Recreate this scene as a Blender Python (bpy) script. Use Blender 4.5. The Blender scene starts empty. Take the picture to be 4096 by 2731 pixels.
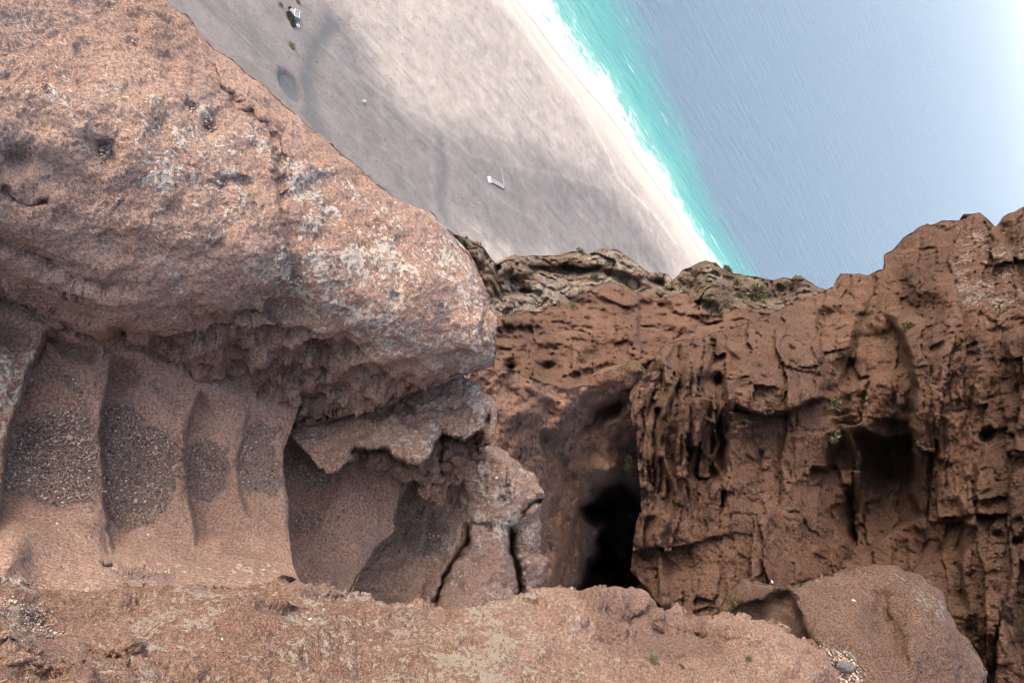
import bpy, math, random
import numpy as np
from mathutils import Matrix, Vector

# ------------------------------------------------------------------ camera
scene = bpy.context.scene
COL = scene.collection
PITCH, ROLL, EYE = math.radians(42.5), math.radians(12.0), 420.0
FPX, CX, CY = 2731.0, 2048.0, 1365.5
U0 = np.array([0, math.sin(PITCH), math.cos(PITCH)])
R0 = np.array([1.0, 0, 0])
FWD = np.array([0, math.cos(PITCH), -math.sin(PITCH)])
XI = math.cos(ROLL) * U0 + math.sin(ROLL) * R0        # image right
YI = math.sin(ROLL) * U0 - math.cos(ROLL) * R0        # image up
cam = bpy.data.cameras.new('camera')
cam.sensor_width = 36.0
cam.lens = 36.0 * FPX / 4096.0
cam.clip_start, cam.clip_end = 0.05, 150000.0
cam_o = bpy.data.objects.new('camera', cam)
COL.objects.link(cam_o)
cam_o.matrix_world = Matrix(((XI[0], YI[0], -FWD[0], 0), (XI[1], YI[1], -FWD[1], 0),
                             (XI[2], YI[2], -FWD[2], EYE), (0, 0, 0, 1)))
scene.camera = cam_o

# ------------------------------------------------------------------ light
L = 0.80 * YI - 0.60 * FWD + 0.0 * XI                 # towards the sun
L = L / np.linalg.norm(L)
SUN_EL = math.asin(L[2])
SUN_AZ = math.atan2(L[0], L[1])
w = bpy.data.worlds.new('World')
scene.world = w
w.use_nodes = True
wt = w.node_tree
sky = wt.nodes.new('ShaderNodeTexSky')
sky.sky_type = 'NISHITA'
sky.sun_disc = False
sky.sun_elevation = SUN_EL
sky.sun_rotation = SUN_AZ
sky.altitude = 400
sky.air_density, sky.dust_density, sky.ozone_density = 0.9, 4.5, 0.6
bg = wt.nodes['Background']
bg.inputs['Strength'].default_value = 0.15
wt.links.new(sky.outputs[0], bg.inputs[0])
sun = bpy.data.lights.new('sun', 'SUN')
sun.energy = 3.1
sun.angle = math.radians(2.0)
sun.color = (1.0, 0.93, 0.84)
sun_o = bpy.data.objects.new('sun', sun)
COL.objects.link(sun_o)
sun_o.location = (0, 0, 600)
sun_o.rotation_euler = Vector(L).to_track_quat('Z', 'Y').to_euler()
scene.view_settings.view_transform = 'Standard'
scene.view_settings.look = 'None'
scene.view_settings.gamma = 1.0
scene.view_settings.exposure = 2.17
scene.view_settings.use_curve_mapping = False
scene.cycles.use_denoising = True
scene.cycles.volume_bounces = 1
scene.cycles.filter_width = 1.0
scene.cycles.max_bounces = 9
scene.cycles.diffuse_bounces = 7

# ------------------------------------------------------------------ geometry helpers
def ray(x, y):
    x = np.asarray(x, float); y = np.asarray(y, float)
    return ((x - CX) / FPX)[..., None] * XI - ((y - CY) / FPX)[..., None] * YI + FWD
def P(x, y, d):
    return np.array([0, 0, EYE]) + ray(x, y) * np.asarray(d, float)[..., None]
def ground(x, y, z=0.0):
    r = ray(x, y)
    t = (z - EYE) / r[..., 2]
    return np.array([0, 0, EYE]) + r * t[..., None]

def _hash(ix, iy, iz, seed):
    h = (ix.astype(np.int64) * 374761393 + iy.astype(np.int64) * 668265263 + iz.astype(np.int64) * 2147483647 + seed * 974711) & 0xffffffff
    h = ((h ^ (h >> 13)) * 1274126177) & 0xffffffff
    return (h ^ (h >> 16)) & 0xffffffff
_G = np.random.default_rng(3).normal(size=(256, 3))
_G /= np.linalg.norm(_G, axis=1)[:, None]
def perlin(p, seed=0):
    i = np.floor(p); f = p - i
    i = i.astype(np.int64)
    u = f * f * f * (f * (f * 6 - 15) + 10)
    out = 0.0
    for dx in (0, 1):
        wx = u[:, 0] if dx else 1 - u[:, 0]
        for dy in (0, 1):
            wy = u[:, 1] if dy else 1 - u[:, 1]
            for dz in (0, 1):
                wz = u[:, 2] if dz else 1 - u[:, 2]
                g = _G[_hash(i[:, 0] + dx, i[:, 1] + dy, i[:, 2] + dz, seed) & 255]
                out = out + wx * wy * wz * (g[:, 0] * (f[:, 0] - dx) + g[:, 1] * (f[:, 1] - dy) + g[:, 2] * (f[:, 2] - dz))
    return out * 1.6
def fbm(p, octaves=4, seed=0, gain=0.5, ridged=False):
    a, s, tot = 1.0, 0.0, 0.0
    for o in range(octaves):
        n = perlin(p * (2.03 ** o) + o * 7.31, seed + o)
        if ridged:
            n = 1 - 2 * np.abs(n)
        s = s + a * n; tot += a; a *= gain
    return s / tot
def worley(p, seed=0):
    i = np.floor(p).astype(np.int64)
    best = np.full(len(p), 9.0); second = best.copy(); cid = np.zeros(len(p))
    for dx in (-1, 0, 1):
        for dy in (-1, 0, 1):
            for dz in (-1, 0, 1):
                c = i + np.array([dx, dy, dz])
                h = _hash(c[:, 0], c[:, 1], c[:, 2], seed)
                q = c + np.stack([(h & 1023) / 1023.0, ((h >> 10) & 1023) / 1023.0, ((h >> 20) & 1023) / 1023.0], 1)
                d = np.linalg.norm(p - q, axis=1)
                new = d < best
                second = np.where(new, best, np.minimum(second, d))
                cid = np.where(new, (h & 4095) / 4095.0, cid)
                best = np.where(new, d, best)
    return best, second, cid
def n2(x, y, scale, octaves=3, seed=0):
    return fbm(np.stack([np.ravel(x) / scale, np.ravel(y) / scale, np.full(np.size(x), seed * 1.37 + .5)], 1), octaves, seed).reshape(np.shape(x))

def polydist(X, Y, pts, closed=False):
    """distance, side (positive = left hand walking along the line on screen), arclength 0..1"""
    pts = [tuple(p) for p in pts]
    if closed: pts = pts + [pts[0]]
    pts = np.array(pts, float)
    seg = np.linalg.norm(np.diff(pts, axis=0), axis=1); cum = np.concatenate([[0], np.cumsum(seg)]); tot = cum[-1]
    best = np.full(X.shape, 1e18); side = np.zeros(X.shape); arc = np.zeros(X.shape)
    for k in range(len(pts) - 1):
        ax, ay = pts[k]; dx, dy = pts[k + 1] - pts[k]; l2 = dx * dx + dy * dy + 1e-9
        t = np.clip(((X - ax) * dx + (Y - ay) * dy) / l2, 0, 1)
        ox, oy = X - ax - t * dx, Y - ay - t * dy
        d = ox * ox + oy * oy
        m = d < best
        best = np.where(m, d, best)
        side = np.where(m, -(dx * (Y - ay) - dy * (X - ax)), side)
        arc = np.where(m, (cum[k] + t * seg[k]) / tot, arc)
    return np.sqrt(best), np.sign(side), arc
def inside(X, Y, pts):
    pts = np.array(pts, float); c = np.zeros(X.shape, bool); n = len(pts)
    for k in range(n):
        x1, y1 = pts[k]; x2, y2 = pts[(k + 1) % n]
        if y1 == y2: continue
        m = ((y1 > Y) != (y2 > Y)) & (X < (x2 - x1) * (Y - y1) / (y2 - y1) + x1)
        c ^= m
    return c
def sstep(a, b, x):
    t = np.clip((x - a) / (b - a), 0, 1)
    return t * t * (3 - 2 * t)
def region(X, Y, pts, soft=20, jit=18, scale=60, seed=1):
    d, _, _ = polydist(X, Y, pts, True)
    s = np.where(inside(X, Y, pts), d, -d) + jit * n2(X, Y, scale, 4, seed) * 2
    return sstep(-soft, soft, s)
def ell(X, Y, cx, cy, rx, ry, rot=0.0):
    c, s = math.cos(math.radians(rot)), math.sin(math.radians(rot))
    u = ((X - cx) * c + (Y - cy) * s) / rx; v = (-(X - cx) * s + (Y - cy) * c) / ry
    return np.sqrt(u * u + v * v)

def tps(ctrl, X, Y):
    c = np.array(ctrl, float); q = c[:, :2] / 1000.0; n = len(c)
    def U(r2): return np.where(r2 > 1e-12, r2 * np.log(r2 + 1e-12), 0.0)
    K = U(((q[:, None] - q[None]) ** 2).sum(-1)) + np.eye(n) * 1e-3
    Pm = np.concatenate([np.ones((n, 1)), q], 1)
    A = np.block([[K, Pm], [Pm.T, np.zeros((3, 3))]])
    sol = np.linalg.solve(A, np.concatenate([np.log(c[:, 2]), np.zeros(3)]))
    out = sol[n] + sol[n + 1] * X / 1000 + sol[n + 2] * Y / 1000
    for k in range(n):
        out = out + sol[k] * U((X / 1000 - q[k, 0]) ** 2 + (Y / 1000 - q[k, 1]) ** 2)
    return np.exp(out)

def rough_line(pts, amp, seed, closed=True, seg=9.0):
    out = []
    n = len(pts)
    for k in range(n if closed else n - 1):
        a, b = np.array(pts[k], float), np.array(pts[(k + 1) % n], float)
        m = max(1, int(np.linalg.norm(b - a) / seg))
        for j in range(m): out.append(a + (b - a) * j / m)
    if not closed: out.append(np.array(pts[-1], float))
    o = np.array(out)
    x, y = o[:, 0], o[:, 1]
    jx = n2(x, y, 90, 5, seed) * amp * 1.6; jy = n2(x, y, 90, 5, seed + 50) * amp * 1.6
    return np.stack([x + jx, y + jy], 1)

def apply_feats(X, Y, D, feats):
    for f in feats:
        k = f[0]
        if k == 'cut':                       # deeper on the left hand side of the line, fading out over `reach`
            _, pts, amp, wd, reach = f[:5]
            wig = f[5] if len(f) > 5 else 10
            XX = X + n2(X, Y, 70, 3, 11) * wig; YY = Y + n2(X, Y, 70, 3, 12) * wig
            d, s, a = polydist(XX, YY, pts)
            sd = d * s
            tap = sstep(0, .12, a) * sstep(1, .88, a)
            tap = tap * np.where((a <= 0) | (a >= 1), 0, 1)
            D = D + amp * sstep(-wd, wd, sd) * np.exp(-(np.maximum(sd, 0) / reach) ** 2) * tap
        elif k == 'groove':
            _, pts, amp, wd = f[:4]
            wig = f[4] if len(f) > 4 else 14
            XX = X + n2(X, Y, 60, 4, 21) * wig; YY = Y + n2(X, Y, 60, 4, 22) * wig
            d, s, a = polydist(XX, YY, pts)
            D = D + amp * np.exp(-(d / wd) ** 2) * sstep(-.02, .1, a) * sstep(1.02, .9, a)
        elif k == 'dent':
            _, cx, cy, rx, ry, rot, amp = f[:7]
            pw = f[7] if len(f) > 7 else 2
            XX = X + n2(X, Y, 80, 3, 31) * (0.25 if pw < 4 else .55) * min(rx, ry); YY = Y + n2(X, Y, 80, 3, 32) * (0.25 if pw < 4 else .55) * min(rx, ry)
            D = D + amp * np.exp(-ell(XX, YY, cx, cy, rx, ry, rot) ** pw)
    return D

def link_mesh(name, verts, faces, mat=None, parent=None, smooth=True, attrs=None, origin=None):
    verts = np.asarray(verts, float)
    if origin is None: origin = verts.mean(0)
    me = bpy.data.meshes.new(name)
    v = verts - origin
    if isinstance(faces, np.ndarray):
        nf, k = faces.shape
        me.vertices.add(len(v)); me.vertices.foreach_set('co', v.ravel().astype(np.float32))
        me.loops.add(nf * k); me.loops.foreach_set('vertex_index', faces.ravel().astype(np.int32))
        me.polygons.add(nf); me.polygons.foreach_set('loop_start', np.arange(0, nf * k, k, dtype=np.int32))
        me.update(calc_edges=True); me.validate()
    else:
        me.from_pydata(v.tolist(), [], faces)
    if smooth: me.polygons.foreach_set('use_smooth', np.ones(len(me.polygons), bool))
    for an, av in (attrs or {}).items():
        at = me.attributes.new(an, 'FLOAT', 'POINT')
        at.data.foreach_set('value', np.asarray(av, np.float32))
    me.update()
    if mat: me.materials.append(mat)
    o = bpy.data.objects.new(name, me)
    COL.objects.link(o)
    o.location = origin
    if parent is not None:
        o.parent = parent
        o.location = Vector(origin) - parent.location
    return o
def tag(o, label=None, cat=None, group=None, kind=None):
    if label: o['label'] = label
    if cat: o['category'] = cat
    if group: o['group'] = group
    if kind: o['kind'] = kind
    return o
def empty(name, loc):
    o = bpy.data.objects.new(name, None); COL.objects.link(o); o.location = Vector(loc); return o

ROCK = {}
def rock(name, outline, ctrl, mat, step=7.0, sil=(), feats=(), noise=(), attrs=None, thick=1.0,
         jag=5.0, seed=1, extra=None, shift=0.03, mode='normal', fw=(.12, 2.0, .03)):
    """a body of rock: front surface over a rough outline, sides running back behind it"""
    out = rough_line(outline, jag, seed)
    x0, y0 = out.min(0) - step; x1, y1 = out.max(0) + step
    nx, ny = int((x1 - x0) / step) + 1, int((y1 - y0) / step) + 1
    gx, gy = np.meshgrid(x0 + np.arange(nx) * step, y0 + np.arange(ny) * step)
    ins = inside(gx[:-1, :-1] + step / 2, gy[:-1, :-1] + step / 2, out)
    idx = np.arange(nx * ny).reshape(ny, nx)
    q = np.stack([idx[:-1, :-1][ins], idx[1:, :-1][ins], idx[1:, 1:][ins], idx[:-1, 1:][ins]], 1)
    used, inv = np.unique(q, return_inverse=True)
    q = inv.reshape(-1, 4)
    X, Y = gx.ravel()[used].copy(), gy.ravel()[used].copy()
    e = np.concatenate([q[:, [0, 1]], q[:, [1, 2]], q[:, [2, 3]], q[:, [3, 0]]])
    es = np.sort(e, 1); key = es[:, 0].astype(np.int64) * (len(X) + 1) + es[:, 1]
    uk, first, cnt = np.unique(key, return_index=True, return_counts=True)
    be = e[first[cnt == 1]]
    bv = np.unique(be)
    rng = np.random.default_rng(seed)
    jit = rng.uniform(-.22, .22, (2, len(X))) * step
    onb = np.zeros(len(X), bool); onb[bv] = True
    X[~onb] += jit[0][~onb]; Y[~onb] += jit[1][~onb]
    # snap the rim to the outline
    closed = np.vstack([out, out[:1]])
    bx, by = X[bv], Y[bv]
    A, B = closed[:-1], closed[1:] - closed[:-1]
    l2 = (B ** 2).sum(1) + 1e-9
    for c0 in range(0, len(bv), 400):
        xs, ys = bx[c0:c0 + 400, None], by[c0:c0 + 400, None]
        t = np.clip(((xs - A[:, 0]) * B[:, 0] + (ys - A[:, 1]) * B[:, 1]) / l2, 0, 1)
        qx, qy = A[:, 0] + t * B[:, 0], A[:, 1] + t * B[:, 1]
        k = np.argmin((qx - xs) ** 2 + (qy - ys) ** 2, 1)
        r = np.arange(len(k))
        bx[c0:c0 + 400], by[c0:c0 + 400] = qx[r, k], qy[r, k]
    X[bv], Y[bv] = bx, by
    D = tps(ctrl, X, Y)
    if extra: D = extra(X, Y, D)
    D = apply_feats(X, Y, D, feats)
    for pts, R, kk in sil:                              # round the skyline edges away
        d, _, _ = polydist(X, Y, pts)
        m = np.clip(d / R, 0, 1)
        D = D + kk * (R / FPX * D) * (1 - np.sqrt(np.maximum(0, 1 - (1 - m) ** 2)))
    AT = attrs(X, Y, D) if attrs else {}
    V = P(X, Y, D)
    def normals(V):
        fn = np.cross(V[q[:, 2]] - V[q[:, 0]], V[q[:, 3]] - V[q[:, 1]])
        N = np.zeros_like(V)
        for c in range(4):
            for a in range(3): N[:, a] += np.bincount(q[:, c], fn[:, a], len(V))
        return N / (np.linalg.norm(N, axis=1)[:, None] + 1e-12)
    for group in noise:
        N = normals(V)
        if ((N * -ray(X, Y)).sum(1)).mean() < 0: N = -N
        disp = np.zeros(len(V))
        for fn in group: disp += fn(V, X, Y, AT)
        if mode == 'ray':
            V = V - ray(X, Y) * disp[:, None]
            continue
        rr = ray(X, Y); fac = np.abs((N * rr).sum(1)) / np.linalg.norm(rr, axis=1)
        V = V + N * (disp * np.clip((fac - fw[0]) * fw[1], fw[2], 1))[:, None]
    n0 = len(V)
    # sides
    cxp, cyp = X.mean(), Y.mean()
    VV = [V]; faces = [q]
    rim = {v: i for i, v in enumerate(bv)}
    ra = np.array([rim[a] for a in be[:, 0]]); rb = np.array([rim[b] for b in be[:, 1]])
    prev = bv; base = n0
    Db = np.linalg.norm((V[bv] - np.array([0, 0, EYE])), axis=1)
    for j, (tk, sh) in enumerate(((.03, .04), (.08, .1), (.15, .18), (.24, .3), (.36, .45), (.5, .6), (.7, .8), (1.0, 1.0))):
        px = X[bv] + (cxp - X[bv]) * shift * sh; py = Y[bv] + (cyp - Y[bv]) * shift * sh
        r = ray(px, py); r = r / np.linalg.norm(r, axis=1)[:, None]
        ring = np.array([0, 0, EYE]) + r * (Db + thick * tk)[:, None]
        sc_ = float(np.median(Db)) * .10
        ring = ring + sc_ * .22 * max(0, tk - .05) * np.stack([fbm(ring / sc_ + 11 * a_, 3, seed + a_) for a_ in range(3)], 1)
        ids = np.arange(base, base + len(bv))
        VV.append(ring)
        faces.append(np.stack([prev[ra], prev[rb], ids[rb], ids[ra]], 1))
        prev = ids; base += len(bv)
    Vall = np.vstack(VV); Fall = np.vstack(faces)
    at = {k2: np.concatenate([v] + [v[bv]] * 8) for k2, v in AT.items()}
    o = link_mesh(name, Vall, Fall, mat, attrs=at)
    ROCK[o.name] = dict(X=X, Y=Y, V=V, AT=AT, N=normals(V))
    return o

def nz(freq, amp, octaves=4, seed=0, gain=.5, mask=None, aniso=None, ridged=False):
    def fn(V, X, Y, AT):
        p = V - np.array([0, 0, EYE])
        p = np.stack([p @ XI, p @ YI, p @ FWD], 1)
        if aniso is not None: p = p * np.array(aniso)
        r = fbm(p * freq, octaves, seed, gain, ridged)
        if mask is not None: r = r * mask(X, Y, AT)
        return r * amp
    return fn
def pits(freq, amp, seed=0, mask=None, r0=.55, aniso=None):
    def fn(V, X, Y, AT):
        p = V - np.array([0, 0, EYE])
        p = np.stack([p @ XI, p @ YI, p @ FWD], 1)
        if aniso is not None: p = p * np.array(aniso)
        p = p * freq
        p = p + .35 * np.stack([fbm(p * .9, 2, seed + 5), fbm(p * .9, 2, seed + 6), fbm(p * .9, 2, seed + 7)], 1)
        f1, f2, cid = worley(p, seed)
        r = -np.clip(1 - f1 / r0, 0, 1) ** .8 * (.35 + .65 * cid)
        if mask is not None: r = r * mask(X, Y, AT)
        return r * amp
    return fn
def blocks(freq, amp, seed=0, mask=None, aniso=None, edge=.0):
    def fn(V, X, Y, AT):
        p = V - np.array([0, 0, EYE])
        p = np.stack([p @ XI, p @ YI, p @ FWD], 1)
        if aniso is not None: p = p * np.array(aniso)
        p = p * freq
        p = p + .22 * np.stack([fbm(p * 1.5, 3, seed + 5), fbm(p * 1.5, 3, seed + 6), fbm(p * 1.5, 3, seed + 7)], 1)
        f1, f2, cid = worley(p, seed)
        r = (cid - .5) * sstep(0, .18, f2 - f1) - edge * (1 - sstep(0, .12, f2 - f1))
        if mask is not None: r = r * mask(X, Y, AT)
        return r * amp
    return fn

def terr(freq, amp, k=3.0, seed=0, mask=None, aniso=None, sharp=.12, octaves=3):
    """flat plates with sharp broken edges"""
    def fn(V, X, Y, AT):
        p = V - np.array([0, 0, EYE])
        p = np.stack([p @ XI, p @ YI, p @ FWD], 1)
        if aniso is not None: p = p * np.array(aniso)
        n = fbm(p * freq, octaves, seed, .5) * k
        f = n - np.floor(n)
        r = np.floor(n) + sstep(.5 - sharp, .5 + sharp, f)
        if mask is not None: r = r * mask(X, Y, AT)
        return r * amp / k
    return fn

def joints(wd, ht, amp, seed=0, mask=None, warp=.25, slope=.0, tilt=.25, unit=9.5):
    """jointed rock: upright slabs and blocks standing proud or set back by different amounts"""
    def fn(V, X, Y, AT):
        p = V - np.array([0, 0, EYE])
        u, v = X / FPX * unit, Y / FPX * unit
        q = np.stack([u, v, p @ FWD], 1)
        u = u + warp * wd * 2 * fbm(q / wd * .35, 3, seed + 1) + slope * v; v = v + warp * ht * 2 * fbm(q / ht * .6, 3, seed + 2)
        a = u / wd; i = np.floor(a); fa = a - i
        z = np.zeros_like(i)
        h1 = (_hash(i, z, z, seed) & 1023) / 1023.0
        b = v / ht * (.6 + .8 * h1) + h1 * 7.3; j = np.floor(b); fb = b - j
        h2 = (_hash(i, j, z, seed + 3) & 1023) / 1023.0; h3 = (_hash(i, j, z + 1, seed + 4) & 1023) / 1023.0; h4 = (_hash(i, j, z + 2, seed + 5) & 1023) / 1023.0
        ed = np.minimum(np.minimum(fa, 1 - fa) * wd, np.minimum(fb, 1 - fb) * ht)
        r = (h2 - .5) + tilt * ((h3 - .5) * (fa - .5) + (h4 - .5) * (fb - .5)) * 2 - .04 * (1 - sstep(0, .05 * wd, ed))
        if mask is not None: r = r * mask(X, Y, AT)
        return r * amp
    return fn
def cobble(freq, amp, seed=0, mask=None, aniso=None, r0=.8):
    def fn(V, X, Y, AT):
        p = V - np.array([0, 0, EYE])
        p = np.stack([p @ XI, p @ YI, p @ FWD], 1)
        if aniso is not None: p = p * np.array(aniso)
        p = p * freq
        p = p + .3 * np.stack([fbm(p * 1.2, 3, seed + 5), fbm(p * 1.2, 3, seed + 6), fbm(p * 1.2, 3, seed + 7)], 1)
        f1, f2, cid = worley(p, seed)
        r = np.sqrt(np.maximum(r0 ** 2 - f1 ** 2, 0)) * (.5 + cid)
        if mask is not None: r = r * mask(X, Y, AT)
        return r * amp
    return fn

# ------------------------------------------------------------------ materials
class NT:
    def __init__(s, name):
        s.m = bpy.data.materials.new(name); s.m.use_nodes = True
        s.t = s.m.node_tree; s.b = s.t.nodes['Principled BSDF']; s.out = s.t.nodes['Material Output']
        s.b.inputs['Roughness'].default_value = .95
        s.b.inputs['Specular IOR Level'].default_value = .15
    def n(s, typ, **kw):
        nd = s.t.nodes.new('ShaderNode' + typ)
        for k, v in kw.items(): setattr(nd, k, v)
        return nd
    def set(s, inp, v):
        if v is None: return
        if isinstance(v, bpy.types.NodeSocket): s.t.links.new(v, inp)
        elif isinstance(v, (tuple, list)) and len(v) == 3 and inp.type == 'RGBA': inp.default_value = (*v, 1)
        else: inp.default_value = v
    def coord(s): return s.n('TexCoord').outputs['Object']
    def mapping(s, vec, scale=(1, 1, 1), rot=(0, 0, 0)):
        m = s.n('Mapping'); s.set(m.inputs['Vector'], vec); m.inputs['Scale'].default_value = scale; m.inputs['Rotation'].default_value = rot
        return m.outputs[0]
    def noise(s, vec, scale, detail=4, rough=.55, dist=0.0):
        n = s.n('TexNoise'); s.set(n.inputs['Vector'], vec); n.inputs['Scale'].default_value = scale
        n.inputs['Detail'].default_value = detail; n.inputs['Roughness'].default_value = rough; n.inputs['Distortion'].default_value = dist
        return n.outputs['Fac']
    def vor(s, vec, scale, feature='F1', out='Distance'):
        n = s.n('TexVoronoi'); n.feature = feature; s.set(n.inputs['Vector'], vec); n.inputs['Scale'].default_value = scale
        return n.outputs[out]
    def math(s, op, a, b=0.0, c=None, clamp=False):
        n = s.n('Math', operation=op); n.use_clamp = clamp
        s.set(n.inputs[0], a); s.set(n.inputs[1], b)
        if c is not None: s.set(n.inputs[2], c)
        return n.outputs[0]
    def rng(s, v, a, b, c=0.0, d=1.0, smooth=True):
        n = s.n('MapRange'); n.interpolation_type = 'SMOOTHSTEP' if smooth else 'LINEAR'
        s.set(n.inputs['Value'], v); s.set(n.inputs['From Min'], a); s.set(n.inputs['From Max'], b)
        s.set(n.inputs['To Min'], c); s.set(n.inputs['To Max'], d)
        return n.outputs['Result']
    def mix(s, fac, a, b, blend='MIX'):
        n = s.n('Mix'); n.data_type = 'RGBA'; n.blend_type = blend
        s.set(n.inputs['Factor'], fac); s.set(n.inputs['A'], a); s.set(n.inputs['B'], b)
        for i in n.inputs:
            pass
        s.set([i for i in n.inputs if i.type == 'RGBA'][0], a); s.set([i for i in n.inputs if i.type == 'RGBA'][1], b)
        return [o for o in n.outputs if o.type == 'RGBA'][0]
    def attr(s, name):
        n = s.n('Attribute'); n.attribute_name = name; return n.outputs['Fac']
    def bump(s, h, dist, strength=1.0, normal=None):
        n = s.n('Bump'); n.inputs['Distance'].default_value = dist; n.inputs['Strength'].default_value = strength
        s.set(n.inputs['Height'], h)
        if normal: s.set(n.inputs['Normal'], normal)
        return n.outputs[0]

def rock_mat(name, base, dark, pale, s=1.0, lichen=(.58, .50, .405), lichen2=(.43, .355, .27), lscale=46.0,
             spec=.66, moss=(.13, .12, .05), bumpd=.026, lthr=.545, grav=True, redmix=.5, gritf=1.0):
    m = NT(name); c = m.coord()
    big = m.noise(c, 1.4 * s, 8, .66, .5)
    mid = m.noise(c, 9 * s, 9, .72, .2)
    fine = m.noise(c, 85 * s * gritf, 5, .75)
    grit = m.noise(c, 230 * s * gritf, 3, .75)
    pea = m.vor(c, 120 * s * gritf, 'F1', 'Distance')
    col = m.mix(m.rng(big, .36, .64), base, dark)
    col = m.mix(m.math('MULTIPLY', m.rng(mid, .50, .70), .7), col, pale)
    col = m.mix(m.math('MULTIPLY', m.rng(mid, .47, .30), redmix), col, tuple(v * f for v, f in zip(dark, (.80, .68, .62))))
    col = m.mix(m.math('MULTIPLY', m.rng(fine, .49, .41), .80 * spec), col, tuple(v * .36 for v in dark))
    col = m.mix(m.math('MULTIPLY', m.rng(fine, .52, .60), .60 * spec), col, tuple(min(.8, v * 1.5) for v in pale))
    col = m.mix(m.math('MULTIPLY', m.rng(grit, .47, .38), .75 * spec), col, tuple(v * .22 for v in dark))
    col = m.mix(m.math('MULTIPLY', m.rng(grit, .55, .64), .55 * spec), col, tuple(min(.8, v * 1.6) for v in pale))
    # crusty lichen: small blobs gathered into loose colonies
    la = m.attr('lichen')
    colony = m.noise(c, lscale * s * .17, 4, .6, .3)
    blob = m.noise(c, lscale * s, 5, .62)
    tiny = m.noise(c, lscale * s * 3.1, 3, .6)
    val = m.math('ADD', m.math('MULTIPLY_ADD', la, .18, m.math('MULTIPLY', colony, .42)), m.math('MULTIPLY_ADD', blob, .55, m.math('MULTIPLY', tiny, .20)))
    lf = m.math('MULTIPLY', m.rng(val, lthr + .21, lthr + .228), m.rng(la, 0.02, .12))
    rim = m.math('MULTIPLY', m.rng(val, lthr + .20, lthr + .24), m.rng(val, lthr + .31, lthr + .25))
    lcol = m.mix(m.rng(blob, .42, .60), lichen2, lichen)
    lcol = m.mix(m.math('MULTIPLY', rim, .55), lcol, tuple(min(.8, v * 1.25) for v in lichen))
    lcol = m.mix(m.math('MULTIPLY', m.rng(tiny, .46, .34), .65), lcol, tuple(v * .45 for v in lichen2))
    lcol = m.mix(m.math('MULTIPLY', m.rng(tiny, .60, .70), .5), lcol, tuple(min(.82, v * 1.45) for v in lichen))
    col = m.mix(m.math('MULTIPLY', lf, .85), col, lcol)
    mo = m.attr('moss')
    mf = m.math('MULTIPLY', m.rng(m.math('MULTIPLY_ADD', mo, .35, m.noise(c, 14 * s, 8, .75)), .64, .74), m.rng(mo, .02, .2))
    col = m.mix(m.math('MULTIPLY', mf, .65), col, m.mix(m.rng(fine, .4, .6), tuple(v * .45 for v in moss), tuple(v * 1.15 for v in moss)))
    st = m.attr('stain_shade')  # darkens the rock: own stains, plus shade painted under overhangs and in the cleft
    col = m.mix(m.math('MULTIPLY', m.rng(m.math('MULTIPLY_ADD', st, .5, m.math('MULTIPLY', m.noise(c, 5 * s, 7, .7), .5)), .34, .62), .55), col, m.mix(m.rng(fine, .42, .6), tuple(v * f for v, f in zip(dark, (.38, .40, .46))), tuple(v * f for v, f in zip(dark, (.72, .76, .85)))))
    h = m.math('ADD', m.math('MULTIPLY', mid, 1.2), m.math('MULTIPLY', fine, .55))
    h = m.math('ADD', h, m.math('MULTIPLY', grit, .22))
    h = m.math('ADD', h, m.math('MULTIPLY', m.rng(pea, .0, .6, .18, 0), m.rng(big, .35, .6)))
    h = m.math('ADD', h, m.math('MULTIPLY', lf, m.math('MULTIPLY_ADD', tiny, .3, .12)))
    if grav:
        gr = m.attr('gravel')
        gf = m.rng(m.math('MULTIPLY_ADD', fine, .5, gr), .62, .80)
        sep = m.n('SeparateColor'); m.set(sep.inputs[0], m.vor(c, 185 * s, 'F1', 'Color'))
        gc = m.mix(m.rng(sep.outputs[0], .25, .98), (.16, .128, .113), (.36, .25, .19))
        col = m.mix(m.math('MULTIPLY', gf, .6), col, gc)
        h = m.math('ADD', h, m.math('MULTIPLY', m.math('MULTIPLY', m.vor(c, 185 * s), gf), -.5))
    m.set(m.b.inputs['Base Color'], col)
    m.set(m.b.inputs['Normal'], m.bump(h, bumpd / s, 1.0))
    return m.m
def plain(name, col, rough=.9, var=.25, scale=8.0, spec=.2):
    m = NT(name); c = m.coord()
    n = m.noise(c, scale, 5, .6)
    m.set(m.b.inputs['Base Color'], m.mix(m.rng(n, .3, .7), tuple(v * (1 - var) for v in col), tuple(min(.9, v * (1 + var)) for v in col)))
    m.b.inputs['Roughness'].default_value = rough; m.b.inputs['Specular IOR Level'].default_value = spec
    m.set(m.b.inputs['Normal'], m.bump(m.noise(c, scale * 5, 4, .6), .02 / scale * 4, .6))
    return m.m

M_NEAR = rock_mat('sandstone_near', (.43, .276, .198), (.345, .207, .146), (.48, .33, .25))
M_FRONT = rock_mat('sandstone_front', (.42, .26, .188), (.335, .194, .134), (.48, .325, .245), lthr=.56, lscale=60.0, bumpd=.05, lichen=(.54, .455, .365), lichen2=(.41, .325, .245))
M_ROUND = rock_mat('sandstone_round', (.225, .136, .096), (.165, .093, .064), (.275, .182, .132), lthr=.56, spec=.9, bumpd=.05, lichen=(.33, .28, .23), lichen2=(.22, .18, .14))
M_CLIFF = rock_mat('red_cliff', (.19, .104, .069), (.125, .066, .044), (.25, .145, .098), s=.36, bumpd=.045, lthr=.565, lichen=(.36, .30, .25), lichen2=(.22, .17, .13), grav=False)
M_GULLY = rock_mat('gully_rock', (.25, .145, .10), (.19, .105, .073), (.31, .185, .13), s=.33, bumpd=.025, lichen=(.28, .22, .18), lichen2=(.17, .13, .1), grav=False)
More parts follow.
